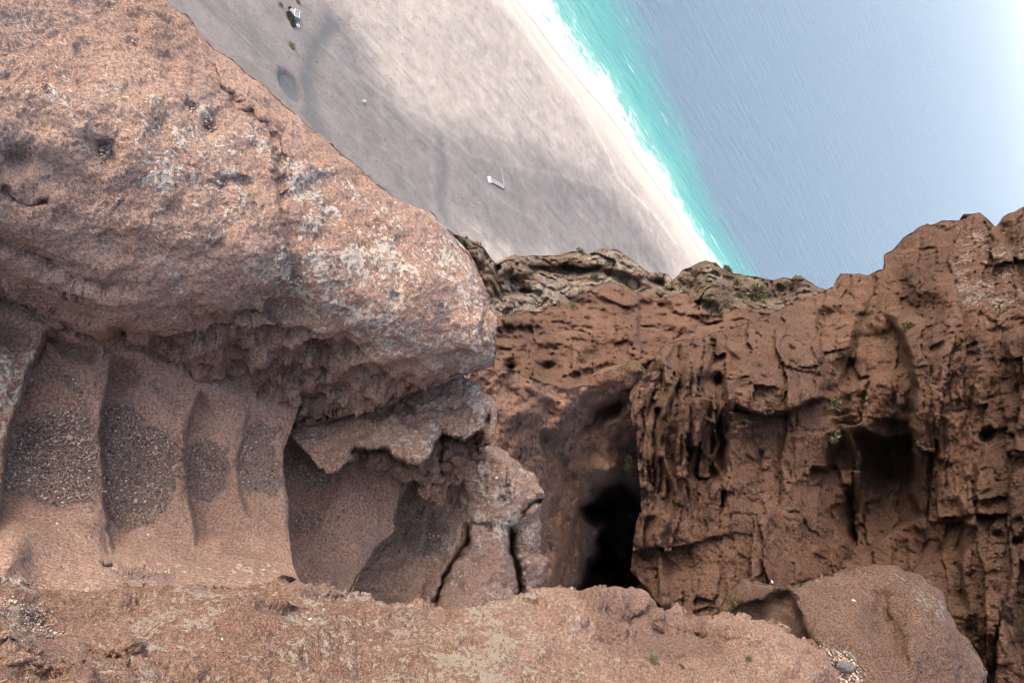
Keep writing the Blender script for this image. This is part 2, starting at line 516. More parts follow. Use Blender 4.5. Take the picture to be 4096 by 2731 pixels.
M_FAR = rock_mat('far_ridge', (.215, .148, .105), (.155, .098, .067), (.28, .205, .15), s=.15, bumpd=.035, lichen=(.36, .315, .25), lichen2=(.21, .18, .13), lthr=.53, grav=False)

# ------------------------------------------------------------------ setting: land, cliff, sea
SH0 = np.array([-345.0, 576.0]); TDIR = np.array([.688, .726]); SDIR = np.array([.726, -.688])   # along shore, inland
def shore_off(t):
    z = np.zeros_like(t)
    p = np.stack([t / 90.0, z + .3, z], 1)
    return 7 * fbm(p, 3, 5) + 3.0 * np.abs(np.sin(t / 21.0)) * sstep(170, 260, t) * (1 + fbm(np.stack([t / 40, z, z], 1), 2, 9)) \
        - 10 * np.exp(-((t - 210) / 120) ** 2)
def land_z(s, t):
    s = np.asarray(s, float)
    sp = np.maximum(s, 0)
    z = .05 * sp + .00042 * sp ** 2 + np.minimum(s, 0) * .05
    return np.where(s > 425, np.interp(s, [425, 560, 640, 664, 669, 760, 1000, 6000], [97.1, 150, 250, 330, 416, 417, 419, 440]), z)
def st_of(w2):
    d = w2 - SH0
    return d @ SDIR, d @ TDIR
def on_land(x, y, it=12):
    z = 20.0
    for _ in range(it):
        g = ground(np.array(float(x)), np.array(float(y)), z)
        s, t = st_of(g[:2]); z = float(land_z(np.array(s - float(shore_off(np.array([t]))[0])), t))
    return np.array([g[0], g[1], z])
def grow(a, b, step, far, k=1.25):
    core = list(np.arange(a, b + step, step)); hi = [core[-1]]; lo = [core[0]]; st = step
    while hi[-1] < far: st *= k; hi.append(hi[-1] + st); lo.append(lo[-1] - st)
    return np.array(lo[:0:-1] + core + hi[1:])
def grid_faces(ns, nt):
    i = np.arange(ns * nt).reshape(ns, nt)
    return np.stack([i[:-1, :-1].ravel(), i[1:, :-1].ravel(), i[1:, 1:].ravel(), i[:-1, 1:].ravel()], 1)

TT = grow(-160, 560, 2.0, 5000)
SS = np.concatenate([np.arange(-30, 440, 2.0), np.arange(440, 672, 4.0), [680, 700, 760, 900, 1200, 2000, 4000]])
S, T = np.meshgrid(SS, TT, indexing='ij')
Sf, Tf = S.ravel(), T.ravel()
Z = land_z(Sf, Tf)
W = SH0 + (Sf + shore_off(Tf) * np.exp(-np.maximum(Sf, 0) / 60))[:, None] * SDIR + Tf[:, None] * TDIR
q3 = np.stack([W[:, 0], W[:, 1], np.zeros(len(W))], 1)
rel = fbm(q3 / 60, 4, 2) * 2.2 + fbm(q3 / 14, 3, 4) * .5
Z = Z + rel * sstep(6, 60, Sf) + 35 * fbm(q3 / 40, 5, 8, .55, True) * sstep(470, 540, Sf) * sstep(640, 600, Sf)
def world_line(pts): return np.array([on_land(*p)[:2] for p in pts])
def wdist(pts): return polydist(W[:, 0], W[:, 1], world_line(pts))[0]
coast_track = [(1990, -80), (2030, 20), (2110, 130), (2190, 250), (2280, 350), (2330, 430), (2420, 590), (2480, 720), (2560, 800), (2640, 880), (2700, 970)]
inner_track = [(1290, 180), (1420, 290), (1560, 400), (1700, 470), (1800, 545), (1880, 620), (1980, 650), (2130, 680), (2250, 700), (2420, 750)]
fence_line = [(1560, 400), (1700, 540), (1830, 640), (1960, 760), (2050, 830), (2150, 880)]
gully_line = [(1330, 100), (1260, 220), (1240, 330), (1250, 430), (1290, 560), (1330, 640)]
gully_two = [(1770, 560), (1790, 700), (1770, 800), (1800, 900), (1900, 1010), (1990, 1070)]
track = np.maximum(.6 * np.exp(-(wdist(coast_track) / 2.6) ** 2), .28 * np.exp(-(wdist(inner_track) / 1.8) ** 2))
track = np.maximum(track, .3 * np.exp(-(wdist(fence_line) / 1.8) ** 2))
gn = 1 + .8 * fbm(q3 / 9, 4, 44)
wash = np.maximum(.75 * np.exp(-(wdist(gully_line) * gn / 10) ** 2), .6 * np.exp(-(wdist(gully_two) * gn / 9) ** 2))
pit_c = on_land(1165, 345)
pd = np.hypot((W[:, 0] - pit_c[0]) / 11, (W[:, 1] - pit_c[1]) / 8)
wash = np.maximum(wash, sstep(1.3, .7, pd))
Z = Z - 1.3 * np.maximum(np.exp(-(wdist(gully_line) / 7) ** 2), np.exp(-(wdist(gully_two) / 7) ** 2)) - 3.0 * sstep(1.15, .85, pd)
LANDV = np.stack([W[:, 0], W[:, 1], Z], 1)

m = NT('beach_ground'); c = m.coord()
al = m.mapping(c, (1, 1, 1), (0, 0, -math.atan2(TDIR[1], TDIR[0])))
stre = m.noise(m.mapping(al, (.012, .10, .05)), 1.0, 6, .62, .5)
big = m.noise(c, .012, 6, .65, .5); midn = m.noise(c, .09, 6, .65); finen = m.noise(m.mapping(al, (.45, .8, .6)), 1.0, 5, .75)
col = m.mix(m.rng(big, .35, .65), (0.140, 0.120, 0.108), (0.164, 0.142, 0.127))
col = m.mix(m.math('MULTIPLY', m.rng(stre, .47, .36), .65), col, (0.106, 0.095, 0.089))
col = m.mix(m.math('MULTIPLY', m.rng(midn, .52, .66), .6), col, (0.199, 0.174, 0.157))
col = m.mix(m.math('MULTIPLY', m.rng(midn, .48, .36), .6), col, (0.106, 0.091, 0.086))
col = m.mix(m.math('MULTIPLY', m.rng(finen, .47, .37), .65), col, (0.069, 0.069, 0.063))
col = m.mix(m.math('MULTIPLY', m.rng(finen, .57, .70), .4), col, (0.233, 0.210, 0.186))
sh = m.attr('inland')
sand = m.rng(m.math('MULTIPLY_ADD', m.math('SUBTRACT', stre, .5), 60, sh), 62, 4)
col = m.mix(m.math('MULTIPLY', sand, .85), col, (0.248, 0.226, 0.198))
ws = m.attr('wash')
col = m.mix(m.math('MULTIPLY', m.rng(m.math('MULTIPLY_ADD', ws, .6, m.math('MULTIPLY', midn, .7)), .5, .85), .8), col, (0.079, 0.080, 0.078))
col = m.mix(m.math('MULTIPLY', m.attr('track'), m.rng(midn, .25, .6, .35, .8)), col, (0.275, 0.251, 0.224))
col = m.mix(m.rng(m.math('MULTIPLY_ADD', m.noise(c, .08, 3), 2.5, sh), 3.6, 1.6), col, (0.085, 0.08, 0.076))
m.set(m.b.inputs['Base Color'], col)
m.set(m.b.inputs['Normal'], m.bump(m.math('MULTIPLY_ADD', finen, .5, midn), .8, .8))
land = link_mesh('beach', LANDV, grid_faces(len(SS), len(TT)), m.m, attrs=dict(inland=Sf, track=track, wash=wash))
tag(land, 'grey brown coastal plain and sandy beach far below the cliff', kind='structure')

# sea
SSs = np.concatenate([[40, 20], np.arange(8, -330, -3.0), -330 - np.cumsum(3.0 * 1.16 ** np.arange(1, 56))])
TTs = grow(-200, 560, 3.0, 60000, 1.3)
S2, T2 = np.meshgrid(SSs, TTs, indexing='ij'); s2, t2 = S2.ravel(), T2.ravel()
W2 = SH0 + (s2 + shore_off(t2) * np.exp(-np.abs(s2) / 60))[:, None] * SDIR + t2[:, None] * TDIR
near = np.exp(-np.maximum(-s2 - 40, 0) / 300)
q3 = np.stack([W2[:, 0], W2[:, 1], np.zeros(len(W2))], 1)
st3 = np.stack([s2 / 9.0, t2 / 55.0, np.zeros(len(s2))], 1)
zw = .45 * fbm(st3, 3, 3) * sstep(0, 25, -s2) * (np.abs(t2) < 1200) * (s2 > -400)
wid = np.interp(t2, [-400, 0, 120, 420, 600], [420, 270, 205, 82, 70])
depthc = -s2 / wid + .12 * fbm(q3 / 70, 3, 6)
m = NT('sea_water'); c = m.coord()
al = m.mapping(c, (1, 1, 1), (0, 0, -math.atan2(TDIR[1], TDIR[0]) + .16))
dc = m.attr('depthc'); off = m.attr('offshore')
nb = m.noise(m.mapping(al, (.010, .03, 1)), 1, 5, .6, .4)
dcn = m.math('MULTIPLY_ADD', m.math('SUBTRACT', nb, .5), .55, dc)
deep = (.066, .104, .140)
col = m.mix(m.rng(dcn, .45, 1.35), (.045, .165, .165), deep)
col = m.mix(m.rng(dcn, .60, .12), col, (.085, .225, .205))
col = m.mix(m.math('MULTIPLY', m.rng(dcn, .22, .02), .8), col, (.20, .25, .225))
wv = m.noise(m.mapping(al, (.011, .075, 1)), 1, 8, .66, .25)
wv2 = m.noise(m.mapping(al, (.06, .35, 1)), 1, 5, .65)
fo = m.noise(m.mapping(al, (.035, .07, 1)), 1, 9, .68, .8)
fo2 = m.noise(m.mapping(al, (.012, .12, 1)), 1, 7, .62, .5)
fn = m.math('MULTIPLY_ADD', m.math('SUBTRACT', fo, .5), .75, m.math('MULTIPLY', dc, -1.0))
foam = m.math('MULTIPLY', m.rng(fn, -.30, -.08), m.rng(m.math('MULTIPLY_ADD', m.noise(m.mapping(al, (.09, .16, 1)), 1, 7, .7, .5), 1.0, m.rng(fn, -.2, .1, 0, .3)), .38, .55))
foam = m.math('MAXIMUM', foam, m.math('MULTIPLY', m.rng(off, 10, 3), m.rng(fo, .3, .5)))
line = m.math('MULTIPLY', m.rng(fo2, .64, .70), m.rng(dc, 1.15, .55))
foam = m.math('MAXIMUM', foam, m.math('MULTIPLY', line, .95))
caps = m.math('MULTIPLY', m.rng(m.noise(m.mapping(al, (.05, .12, 1)), 1, 6, .7), .745, .77), .8)
foam = m.math('MAXIMUM', foam, caps)
col = m.mix(foam, col, (.48, .49, .485))
m.set(m.b.inputs['Base Color'], col)
m.set(m.b.inputs['Roughness'], m.math('MULTIPLY_ADD', foam, .4, .45))
m.b.inputs['IOR'].default_value = 1.33
m.b.inputs['Specular IOR Level'].default_value = .03
m.set(m.b.inputs['Normal'], m.bump(m.math('MULTIPLY_ADD', wv2, .3, wv), 9.0, 1.0))
sea = link_mesh('sea', np.stack([W2[:, 0], W2[:, 1], zw], 1), grid_faces(len(SSs), len(TTs))[:, ::-1].copy(), m.m, attrs=dict(depthc=depthc, offshore=-s2))
tag(sea, 'turquoise to pale blue sea with white surf along the beach', kind='structure')

# ------------------------------------------------------------------ the rocks
def g(*pp):          # helper: crop coordinates -> photograph coordinates
    return [(x * pp[2] + pp[0], y * pp[2] + pp[1]) for x, y in pp[3]]

# --- big boulder at left
A_SIL = [(420, -300), (560, -110), (650, 0), (745, 65), (800, 130), (855, 190), (960, 265), (1075, 355), (1180, 450), (1255, 520), (1330, 575),
         (1400, 640), (1460, 700), (1530, 760), (1600, 805), (1700, 850), (1780, 910), (1830, 960), (1880, 1010), (1905, 1060), (1925, 1110),
         (1945, 1160), (1952, 1200), (1957, 1222), (1988, 1258), (1993, 1300), (1985, 1350), (1980, 1420), (1975, 1462)]
A_LOW = [(1975, 1462), (1930, 1478), (1850, 1502), (1740, 1545), (1640, 1570), (1560, 1620), (1450, 1650), (1330, 1680), (1240, 1705), (1165, 1728)]
A_OUT = A_SIL + A_LOW[1:] + [(1100, 1780), (900, 1740), (600, 1640), (300, 1540), (100, 1480), (-700, 1400), (-700, -800), (100, -800)]
A_CT = [(-300, -300, 2.0), (0, 0, 2.15), (-300, 600, 1.9), (0, 600, 2.05), (0, 1000, 2.2), (0, 1230, 2.55), (0, 1400, 2.95),
        (500, -200, 2.6), (600, 80, 2.55), (500, 500, 2.25), (450, 900, 2.28), (300, 1150, 2.4), (450, 1300, 2.6), (450, 1430, 2.95), (450, 1560, 3.3),
        (1000, 350, 2.75), (900, 700, 2.45), (850, 1050, 2.45), (800, 1250, 2.62), (800, 1420, 2.9), (800, 1570, 3.2), (800, 1680, 3.5),
        (1400, 700, 2.9), (1300, 950, 2.68), (1250, 1180, 2.68), (1250, 1350, 2.85), (1200, 1550, 3.2), (1150, 1740, 3.5),
        (1750, 950, 3.1), (1700, 1150, 2.9), (1650, 1320, 2.9), (1600, 1450, 3.0), (1500, 1600, 3.3),
        (1930, 1200, 3.1), (1940, 1400, 3.05), (1900, 1470, 3.2)]
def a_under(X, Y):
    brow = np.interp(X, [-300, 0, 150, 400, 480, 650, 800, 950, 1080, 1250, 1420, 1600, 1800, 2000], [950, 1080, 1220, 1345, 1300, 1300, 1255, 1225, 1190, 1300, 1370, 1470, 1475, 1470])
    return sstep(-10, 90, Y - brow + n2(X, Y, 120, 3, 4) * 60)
A_FE = [('groove', [(0, 745), (60, 800), (130, 832), (200, 800)], .03, 12), ('groove', [(-50, 1060), (120, 1150), (260, 1230), (420, 1290)], .07, 40),
        ('groove', [(-50, 940), (150, 1010), (330, 1100), (480, 1150)], .05, 32), ('groove', [(100, 1120), (300, 1160), (400, 1200)], .03, 10),
        ('dent', 425, 615, 55, 60, 30, .06), ('dent', 640, 510, 45, 50, 0, .035), ('dent', 760, 430, 35, 25, 20, .04), ('dent', 845, 500, 30, 40, 20, .045),
        ('dent', 890, 735, 25, 30, 0, .035), ('dent', 970, 728, 50, 22, 10, .035), ('dent', 1178, 1105, 25, 60, -8, .05), ('dent', 535, 180, 25, 18, 30, .03),
        ('dent', 1300, 720, 60, 40, 0, .03), ('dent', 1225, 750, 40, 40, 0, .03), ('dent', 1010, 590, 40, 40, 0, .02),
        ('groove', [(840, 250), (900, 360), (1010, 470), (1100, 540), (1120, 650), (1125, 780), (1130, 900)], .03, 13, 40),
        ('cut', [(1130, 880), (1150, 1000), (1120, 1120)], .02, 8, 60), ('dent', 1180, 1240, 170, 60, 20, .09), ('dent', 470, 1330, 60, 40, -40, .09),
        ('dent', 250, 1270, 150, 45, 35, .06), ('dent', 1130, 1230, 80, 60, 0, .05), ('dent', 1420, 1400, 110, 50, -10, .06),
        ('cut', [(1700, 1460), (1600, 1440), (1450, 1500), (1300, 1560), (1200, 1620)], .07, 10, 60),
        ('groove', [(1955, 1225), (1930, 1300), (1935, 1420)], .04, 10), ('dent', 250, 700, 140, 60, 30, .04), ('dent', 60, 640, 70, 60, 20, .05),
        ('dent', 560, 900, 120, 60, 35, -.03), ('dent', 1000, 1000, 120, 60, 60, -.03), ('dent', 250, 450, 160, 50, 40, -.025)]
def a_attr(X, Y, D):
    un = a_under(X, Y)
    li = .5 + .6 * n2(X, Y, 420, 3, 14)
    li = li + .3 * region(X, Y, [(1050, 520), (1500, 720), (1950, 1050), (2000, 1480), (1500, 1500), (1000, 1250), (900, 900)], 120, 60, 160)
    li = li + .35 * region(X, Y, [(500, 280), (760, 250), (980, 560), (900, 900), (600, 700), (430, 480)], 90, 60, 160)
    li = li - .55 * region(X, Y, [(0, 620), (260, 680), (560, 860), (500, 1000), (200, 1000), (0, 1180), (-300, 900)], 90, 50, 160)
    li = li - .4 * region(X, Y, [(560, -300), (1000, 250), (1350, 560), (1500, 780), (1250, 620), (900, 380), (500, 60)], 40, 40, 100)
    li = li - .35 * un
    dark_amt = .4 * region(X, Y, [(0, 660), (200, 700), (330, 860), (560, 880), (620, 960), (380, 960), (150, 830), (0, 830)], 50, 40, 90) + .45 * un * region(X, Y, [(350, 1290), (1100, 1180), (1700, 1440), (1100, 1750), (300, 1500)], 60, 40, 120)  # second term paints the overhang's shade into the underside colour
    dark_amt = dark_amt + .5 * region(X, Y, [(620, 60), (830, 240), (760, 330), (600, 210)], 50, 40, 90)
    gr = np.zeros(X.shape)
    for cx, cy, rx, ry, ro in [(425, 615, 34, 42, 40), (765, 435, 22, 16, 15), (843, 498, 14, 26, -30), (178, 368, 10, 18, -30), (887, 735, 14, 16, 0), (538, 182, 13, 11, 0), (472, 808, 11, 7, 0), (1178, 1120, 14, 32, -8)]:
        gr = np.maximum(gr, sstep(1.25, .8, ell(X, Y, cx, cy, rx, ry, ro)))
    return dict(lichen=np.clip(li, 0, 1.3), stain_shade=np.clip(dark_amt, 0, 1), gravel=gr, under=un, moss=.35 * un)
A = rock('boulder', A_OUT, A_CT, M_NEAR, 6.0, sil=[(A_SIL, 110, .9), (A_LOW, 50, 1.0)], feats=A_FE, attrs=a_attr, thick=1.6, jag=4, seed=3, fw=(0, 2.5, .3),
         noise=[[nz(1.6, .045, 3, 1), pits(9.5, .2, 4, lambda X, Y, AT: AT['under'], .75, (1, 1.1, .7)), pits(9, .022, 9, lambda X, Y, AT: 1 - AT['under'], .5)],
                [nz(7, .026, 4, 5), nz(14, .05, 4, 7, .6, lambda X, Y, AT: AT['under']), nz(60, .006, 3, 8, .6), nz(30, .008, 3, 17, .6, None, None, True), pits(22, .02, 19, lambda X, Y, AT: .25 + AT['under'], .5)]])
tag(A, 'huge rounded lichen-spotted sandstone boulder overhanging the gravel ledges', 'boulder')

# --- terraced ledge wall with gravel pockets
B_SIL = [(1160, 1735), (1136, 1800), (1132, 1870), (1138, 1950), (1150, 2100), (1165, 2200), (1182, 2285), (1215, 2345)]
B_OUT = [(-700, 1000), (150, 1180), (600, 1350), (1000, 1500), (1200, 1620)] + B_SIL + [(1260, 2480), (600, 2560), (-700, 2560)]
B_CT = [(-300, 1100, 2.5), (-300, 1800, 2.15), (-300, 2400, 1.75), (0, 1250, 2.6), (0, 1550, 2.5), (0, 1850, 2.42), (0, 2150, 2.2), (0, 2400, 1.9), (450, 1420, 2.85), (450, 1650, 2.78), (450, 1900, 2.72), (450, 2150, 2.52),
        (450, 2350, 2.15), (800, 1560, 3.08), (800, 1750, 3.0), (800, 1950, 2.95), (800, 2180, 2.75), (800, 2370, 2.35), (1150, 1720, 3.3), (1150, 1900, 3.2), (1150, 2120, 3.05), (1170, 2350, 2.6)]
B_R = [[(200, 1310), (160, 1400), (110, 1500), (60, 1640), (30, 1760), (20, 1880), (5, 2020), (0, 2150)],
       [(470, 1380), (445, 1480), (430, 1560), (405, 1650), (402, 1740), (410, 1850), (420, 2000), (430, 2110), (455, 2260)],
       [(800, 1540), (790, 1590), (770, 1650), (745, 1760), (740, 1840), (750, 1950), (765, 2070), (795, 2200)],
       [(990, 1620), (985, 1680), (972, 1760), (950, 1840), (955, 1920), (970, 1990), (990, 2080)]]
B_FE = [('cut', B_R[0], .11, 10, 200, 18), ('cut', B_R[1], .115, 8, 190, 16), ('cut', B_R[2], .085, 8, 150, 16), ('cut', B_R[3], .04, 12, 110, 16),
        ('dent', 200, 1840, 170, 190, 0, .05), ('dent', 560, 1850, 150, 250, 0, .06), ('dent', 830, 1890, 90, 120, 0, .035), ('dent', 1050, 1850, 80, 160, 0, .035),
        ('groove', [(405, 2240), (420, 2265), (455, 2262)], .06, 6, 4), ('dent', 428, 2170, 16, 70, -10, .05), ('dent', 560, 2300, 110, 40, 0, .05),
        ('dent', 60, 1350, 90, 60, 30, .08), ('groove', [(180, 1330), (280, 1400), (400, 1430)], .08, 30), ('dent', 700, 1560, 60, 40, 0, .05), ('dent', 480, 1520, 60, 60, 0, .03), ('dent', 40, 2230, 70, 130, 25, -.10)]
K = .6058
GP = [[(250, 270), (480, 220), (600, 250), (620, 400), (640, 560), (620, 700), (610, 850), (450, 850), (300, 830), (130, 790), (40, 720), (40, 560), (130, 420)],
      [(700, 200), (800, 190), (900, 260), (940, 330), (1100, 380), (1210, 560), (1120, 640), (1130, 780), (1080, 900), (930, 1000), (800, 1020), (710, 950), (690, 700), (675, 400)],
      [(1260, 480), (1380, 460), (1500, 480), (1510, 560), (1480, 700), (1440, 800), (1300, 830), (1240, 750), (1235, 560)],
      [(1650, 310), (1720, 330), (1870, 330), (1800, 450), (1850, 600), (1860, 720), (1800, 810), (1700, 770), (1590, 700), (1580, 520), (1620, 400)]]
GP = [g(0, 1500, K, p_) for p_ in GP]
GP2 = [g(0, 1500, K, p_) for p_ in ([(1890, 440), (2000, 480), (2120, 620), (2220, 650), (2130, 800), (2000, 700), (1880, 700)], [(1960, 890), (2110, 900), (2110, 1000), (1990, 1030), (1950, 960)])]
def b_attr(X, Y, D):
    gr = np.zeros(X.shape)
    for p_ in GP: gr = np.maximum(gr, region(X, Y, p_, 30, 26, 45))
    gr = np.maximum(gr, .62 * region(X, Y, [(200, 1480), (330, 1520), (360, 1640), (290, 1600)], 25, 20, 40))
    gr = np.maximum(gr, .5 * region(X, Y, [(520, 2270), (720, 2290), (700, 2340), (520, 2330)], 14, 16, 50))
    li = .62 * region(X, Y, [(-300, 2120), (100, 2300), (300, 2200), (600, 2240), (900, 2220), (1200, 2250), (1260, 2600), (-300, 2600)], 40, 40, 110)
    li = np.maximum(li, .9 * region(X, Y, [(-300, 1300), (100, 1400), (130, 1250), (150, 1480), (30, 1800), (-300, 1900)], 20, 20, 90))
    li = np.maximum(li, .55 * region(X, Y, [(450, 1380), (830, 1500), (1050, 1620), (900, 1640), (600, 1560), (460, 1500)], 30, 20, 90))
    return dict(lichen=li, gravel=gr, stain_shade=.1 + .25 * n2(X, Y, 200, 3, 3), moss=.1 * li)
B = rock('ledge_wall', B_OUT, B_CT, M_NEAR, 6.0, sil=[(B_SIL, 26, 1.0)], feats=B_FE, attrs=b_attr, thick=1.2, jag=3, seed=5,
         noise=[[nz(2.2, .045, 3, 1), pits(7, .022, 15, lambda X, Y, AT: 1 - .7 * AT['gravel'])], [nz(9, .024, 4, 5, .5, lambda X, Y, AT: .6 + AT['lichen']), nz(70, .005, 3, 8, .6), nz(35, .009, 3, 18, .6, lambda X, Y, AT: .4 + 1.2 * AT['lichen'])]])
tag(B, 'pinkish brown rock wall of stepped ledges holding dark gravel pockets', 'rock wall')

# --- sandy slab behind the ledge wall
D2_SIL = g(1100, 1500, K, [(880, 640), (850, 740), (820, 850), (805, 920), (795, 1010), (740, 1070), (650, 1140), (630, 1200), (600, 1260), (560, 1330), (520, 1420)])
D2_OUT = [(1000, 1620), (1300, 1650), (1700, 1700)] + D2_SIL + [(1380, 2480), (1080, 2500)]
D2_CT = [(1000, 1650, 3.6), (1200, 1780, 3.72), (1200, 2000, 3.66), (1200, 2300, 3.35), (1400, 1850, 3.86), (1400, 2100, 3.72), (1400, 2300, 3.55), (1650, 1800, 4.05), (1590, 2000, 3.92), (1550, 2150, 3.85), (1440, 2400, 3.45)]
def d2_attr(X, Y, D):
    gr = np.zeros(X.shape)
    for p_ in GP2: gr = np.maximum(gr, .9 * region(X, Y, p_, 16, 14, 50))
    gr = np.maximum(gr, .35 * region(X, Y, [(1280, 1950), (1560, 1880), (1560, 2080), (1350, 2200), (1280, 2100)], 40, 30, 60))
    return dict(gravel=gr, lichen=.75 * region(X, Y, [(1150, 2230), (1300, 2330), (1440, 2380), (1500, 2500), (1000, 2500)], 30, 30, 60), stain_shade=.35 + .4 * n2(X, Y, 150, 3, 7), moss=.1 + 0 * X)
D2 = rock('rock_slab', D2_OUT, D2_CT, M_NEAR, 7.0, sil=[(D2_SIL, 22, 1.0)], attrs=d2_attr, thick=.5, jag=5, seed=8,
          feats=[('groove', [(1360, 1880), (1330, 1950), (1290, 2000), (1295, 2100)], .03, 12), ('dent', 1210, 2080, 60, 60, 0, .05), ('dent', 1520, 2180, 40, 25, -20, .06), ('dent', 1300, 2300, 70, 60, 0, -.06)],
          noise=[[nz(2.5, .05, 3, 1), pits(6, .03, 16)], [nz(9, .03, 4, 5), nz(60, .006, 3, 8, .6)]])
tag(D2, 'sloping sandy slab with a broken edge under the jagged ledge', 'rock slab')

# --- jagged ledge beneath the boulder
D_TOP = [(1985, 1690), (1986, 1640), (1962, 1600), (1925, 1560), (1870, 1520), (1845, 1490)]
D_BOT = [(1160, 1745), (1179, 1760), (1245, 1827), (1282, 1875), (1330, 1894), (1360, 1870), (1379, 1839), (1420, 1830), (1470, 1850), (1520, 1872), (1560, 1900), (1603, 1918), (1660, 1912), (1690, 1935), (1740, 1925),
         (1800, 1932), (1850, 1925), (1885, 1900), (1915, 1850), (1930, 1800), (1950, 1760), (1975, 1730), (1985, 1690)]
D_OUT = D_BOT + D_TOP[1:] + [(1700, 1470), (1500, 1550), (1300, 1620), (1150, 1660)]
LIP = [(1379, 1835), (1420, 1795), (1480, 1800), (1540, 1790), (1600, 1838), (1640, 1850), (1688, 1872), (1720, 1820), (1745, 1780), (1768, 1732), (1800, 1745), (1850, 1762), (1890, 1735), (1920, 1720), (1955, 1735)]
D_CT = [(1150, 1680, 3.62), (1200, 1760, 3.5), (1320, 1880, 3.4), (1350, 1700, 3.62), (1450, 1750, 3.48), (1600, 1650, 3.6), (1690, 1850, 3.38), (1600, 1900, 3.5), (1750, 1600, 3.62), (1750, 1720, 3.5), (1850, 1540, 3.7), (1950, 1620, 3.62), (1950, 1720, 3.55), (1800, 1900, 3.6), (1550, 1560, 3.8)]
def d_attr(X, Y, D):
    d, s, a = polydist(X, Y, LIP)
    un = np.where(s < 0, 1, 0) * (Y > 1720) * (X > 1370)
    return dict(lichen=np.clip(.75 + .6 * n2(X, Y, 200, 3, 4) - .5 * un, 0, 1.2), stain_shade=.9 * un * region(X, Y, [(1380, 1800), (1600, 1840), (1770, 1700), (2000, 1730), (1950, 1950), (1500, 1950)], 12, 10, 40), gravel=0 * X, moss=.5 * un, under=un * 1.0)  # colour darkened below the lip, shade of the ledge painted in
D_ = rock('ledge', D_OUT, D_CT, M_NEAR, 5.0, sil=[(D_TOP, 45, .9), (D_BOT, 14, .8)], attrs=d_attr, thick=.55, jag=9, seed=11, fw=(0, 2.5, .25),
          feats=[('cut', LIP[::-1], .28, 6, 240, 26), ('cut', g(1100, 1500, K, [(1260, 170), (1230, 200), (1200, 240), (1140, 200), (1090, 250), (1040, 230), (920, 230), (860, 170), (850, 130)]), .05, 5, 90, 8),
                 ('groove', [(1765, 1720), (1775, 1790), (1760, 1870), (1790, 1920)], .07, 10), ('dent', 1950, 1680, 14, 40, 10, .1), ('dent', 1640, 1660, 40, 50, 0, .04), ('dent', 1830, 1850, 40, 45, 0, -.12), ('dent', 1480, 1830, 60, 25, 0, -.05)],
          noise=[[nz(3, .03, 3, 1), blocks(9, .05, 3, lambda X, Y, AT: .3 + .9 * AT['under'])], [nz(12, .04, 4, 5, .55), nz(60, .007, 3, 8, .6), nz(28, .016, 3, 18, .55, None, None, True)]])
tag(D_, 'pale jagged rock ledge with dark broken underside below the boulder', 'rock ledge')
hang = rock('rock_lump', g(1100, 1500, K, [(900, 690), (1000, 660), (1130, 680), (1170, 740), (1130, 800), (1100, 850), (1050, 855), (1000, 820), (950, 780), (920, 730)]), [(1660, 1920, 3.9), (1760, 1920, 3.85), (1720, 2000, 3.72), (1680, 1960, 3.75), (1780, 1960, 3.85)],
            M_GULLY, 5.0, sil=[(g(1100, 1500, K, [(1170, 740), (1130, 800), (1100, 850), (1050, 855), (1000, 820), (950, 780), (920, 730)]), 25, 1.0)], thick=.5, jag=5, seed=13,
            noise=[[nz(6, .04, 3, 2), blocks(11, .05, 6)], [nz(25, .010, 3, 4)]])
tag(hang, 'dark angular rock lump hanging under the jagged ledge', 'rock')

# --- rounded lower boulder above the cleft
F_SIL = [(1900, 1800), (1935, 1778), (1985, 1790), (2030, 1815), (2080, 1850), (2125, 1895), (2150, 1930), (2172, 1965), (2180, 1995), (2165, 2025), (2168, 2060), (2160, 2110), (2165, 2160), (2163, 2210), (2185, 2235), (2197, 2262),
         (2185, 2305), (2150, 2340), (2140, 2380), (2120, 2440)]
F_OUT = [(1350, 1800), (1600, 1780), (1800, 1800)] + F_SIL + [(2080, 2560), (1300, 2560)]
F_CT = [(1400, 1900, 4.55), (1450, 2250, 4.35), (1450, 2480, 4.0), (1650, 1950, 4.6), (1650, 2200, 4.4), (1650, 2420, 4.15), (1850, 1900, 4.5), (1850, 2100, 4.3), (1900, 2300, 4.15), (1850, 2480, 3.95), (2000, 1850, 4.45), (2020, 2050, 4.3), (2000, 2300, 4.2), (2130, 1980, 4.4), (2130, 2200, 4.5), (2120, 2350, 4.45)]
F_FE = [('groove', g(1100, 1500, K, [(1290, 960), (1270, 1080), (1200, 1200), (1130, 1330), (1080, 1470), (1030, 1560)]), .2, 10, 26), ('groove', g(1100, 1500, K, [(1290, 965), (1370, 985), (1430, 1000)]), .08, 6, 16),
        ('groove', g(1100, 1500, K, [(1560, 1000), (1570, 1080), (1560, 1180), (1600, 1280), (1620, 1420), (1610, 1540)]), .35, 12, 24), ('groove', g(1100, 1500, K, [(1620, 930), (1690, 860), (1760, 830)]), .16, 9, 20),
        ('groove', g(1100, 1500, K, [(1530, 610), (1520, 740), (1500, 860)]), .06, 6, 20), ('cut', g(1100, 1500, K, [(1000, 900), (990, 1050), (960, 1200), (980, 1380), (950, 1540)]), .05, 10, 70), ('dent', 1700, 1950, 110, 60, 0, .2),
        ('cut', g(1100, 1500, K, [(1540, 980), (1545, 1100), (1550, 1200)]), .2, 10, 60), ('dent', 1770, 2170, 30, 90, -25, -.05), ('dent', 1700, 2120, 60, 70, 0, .04)]
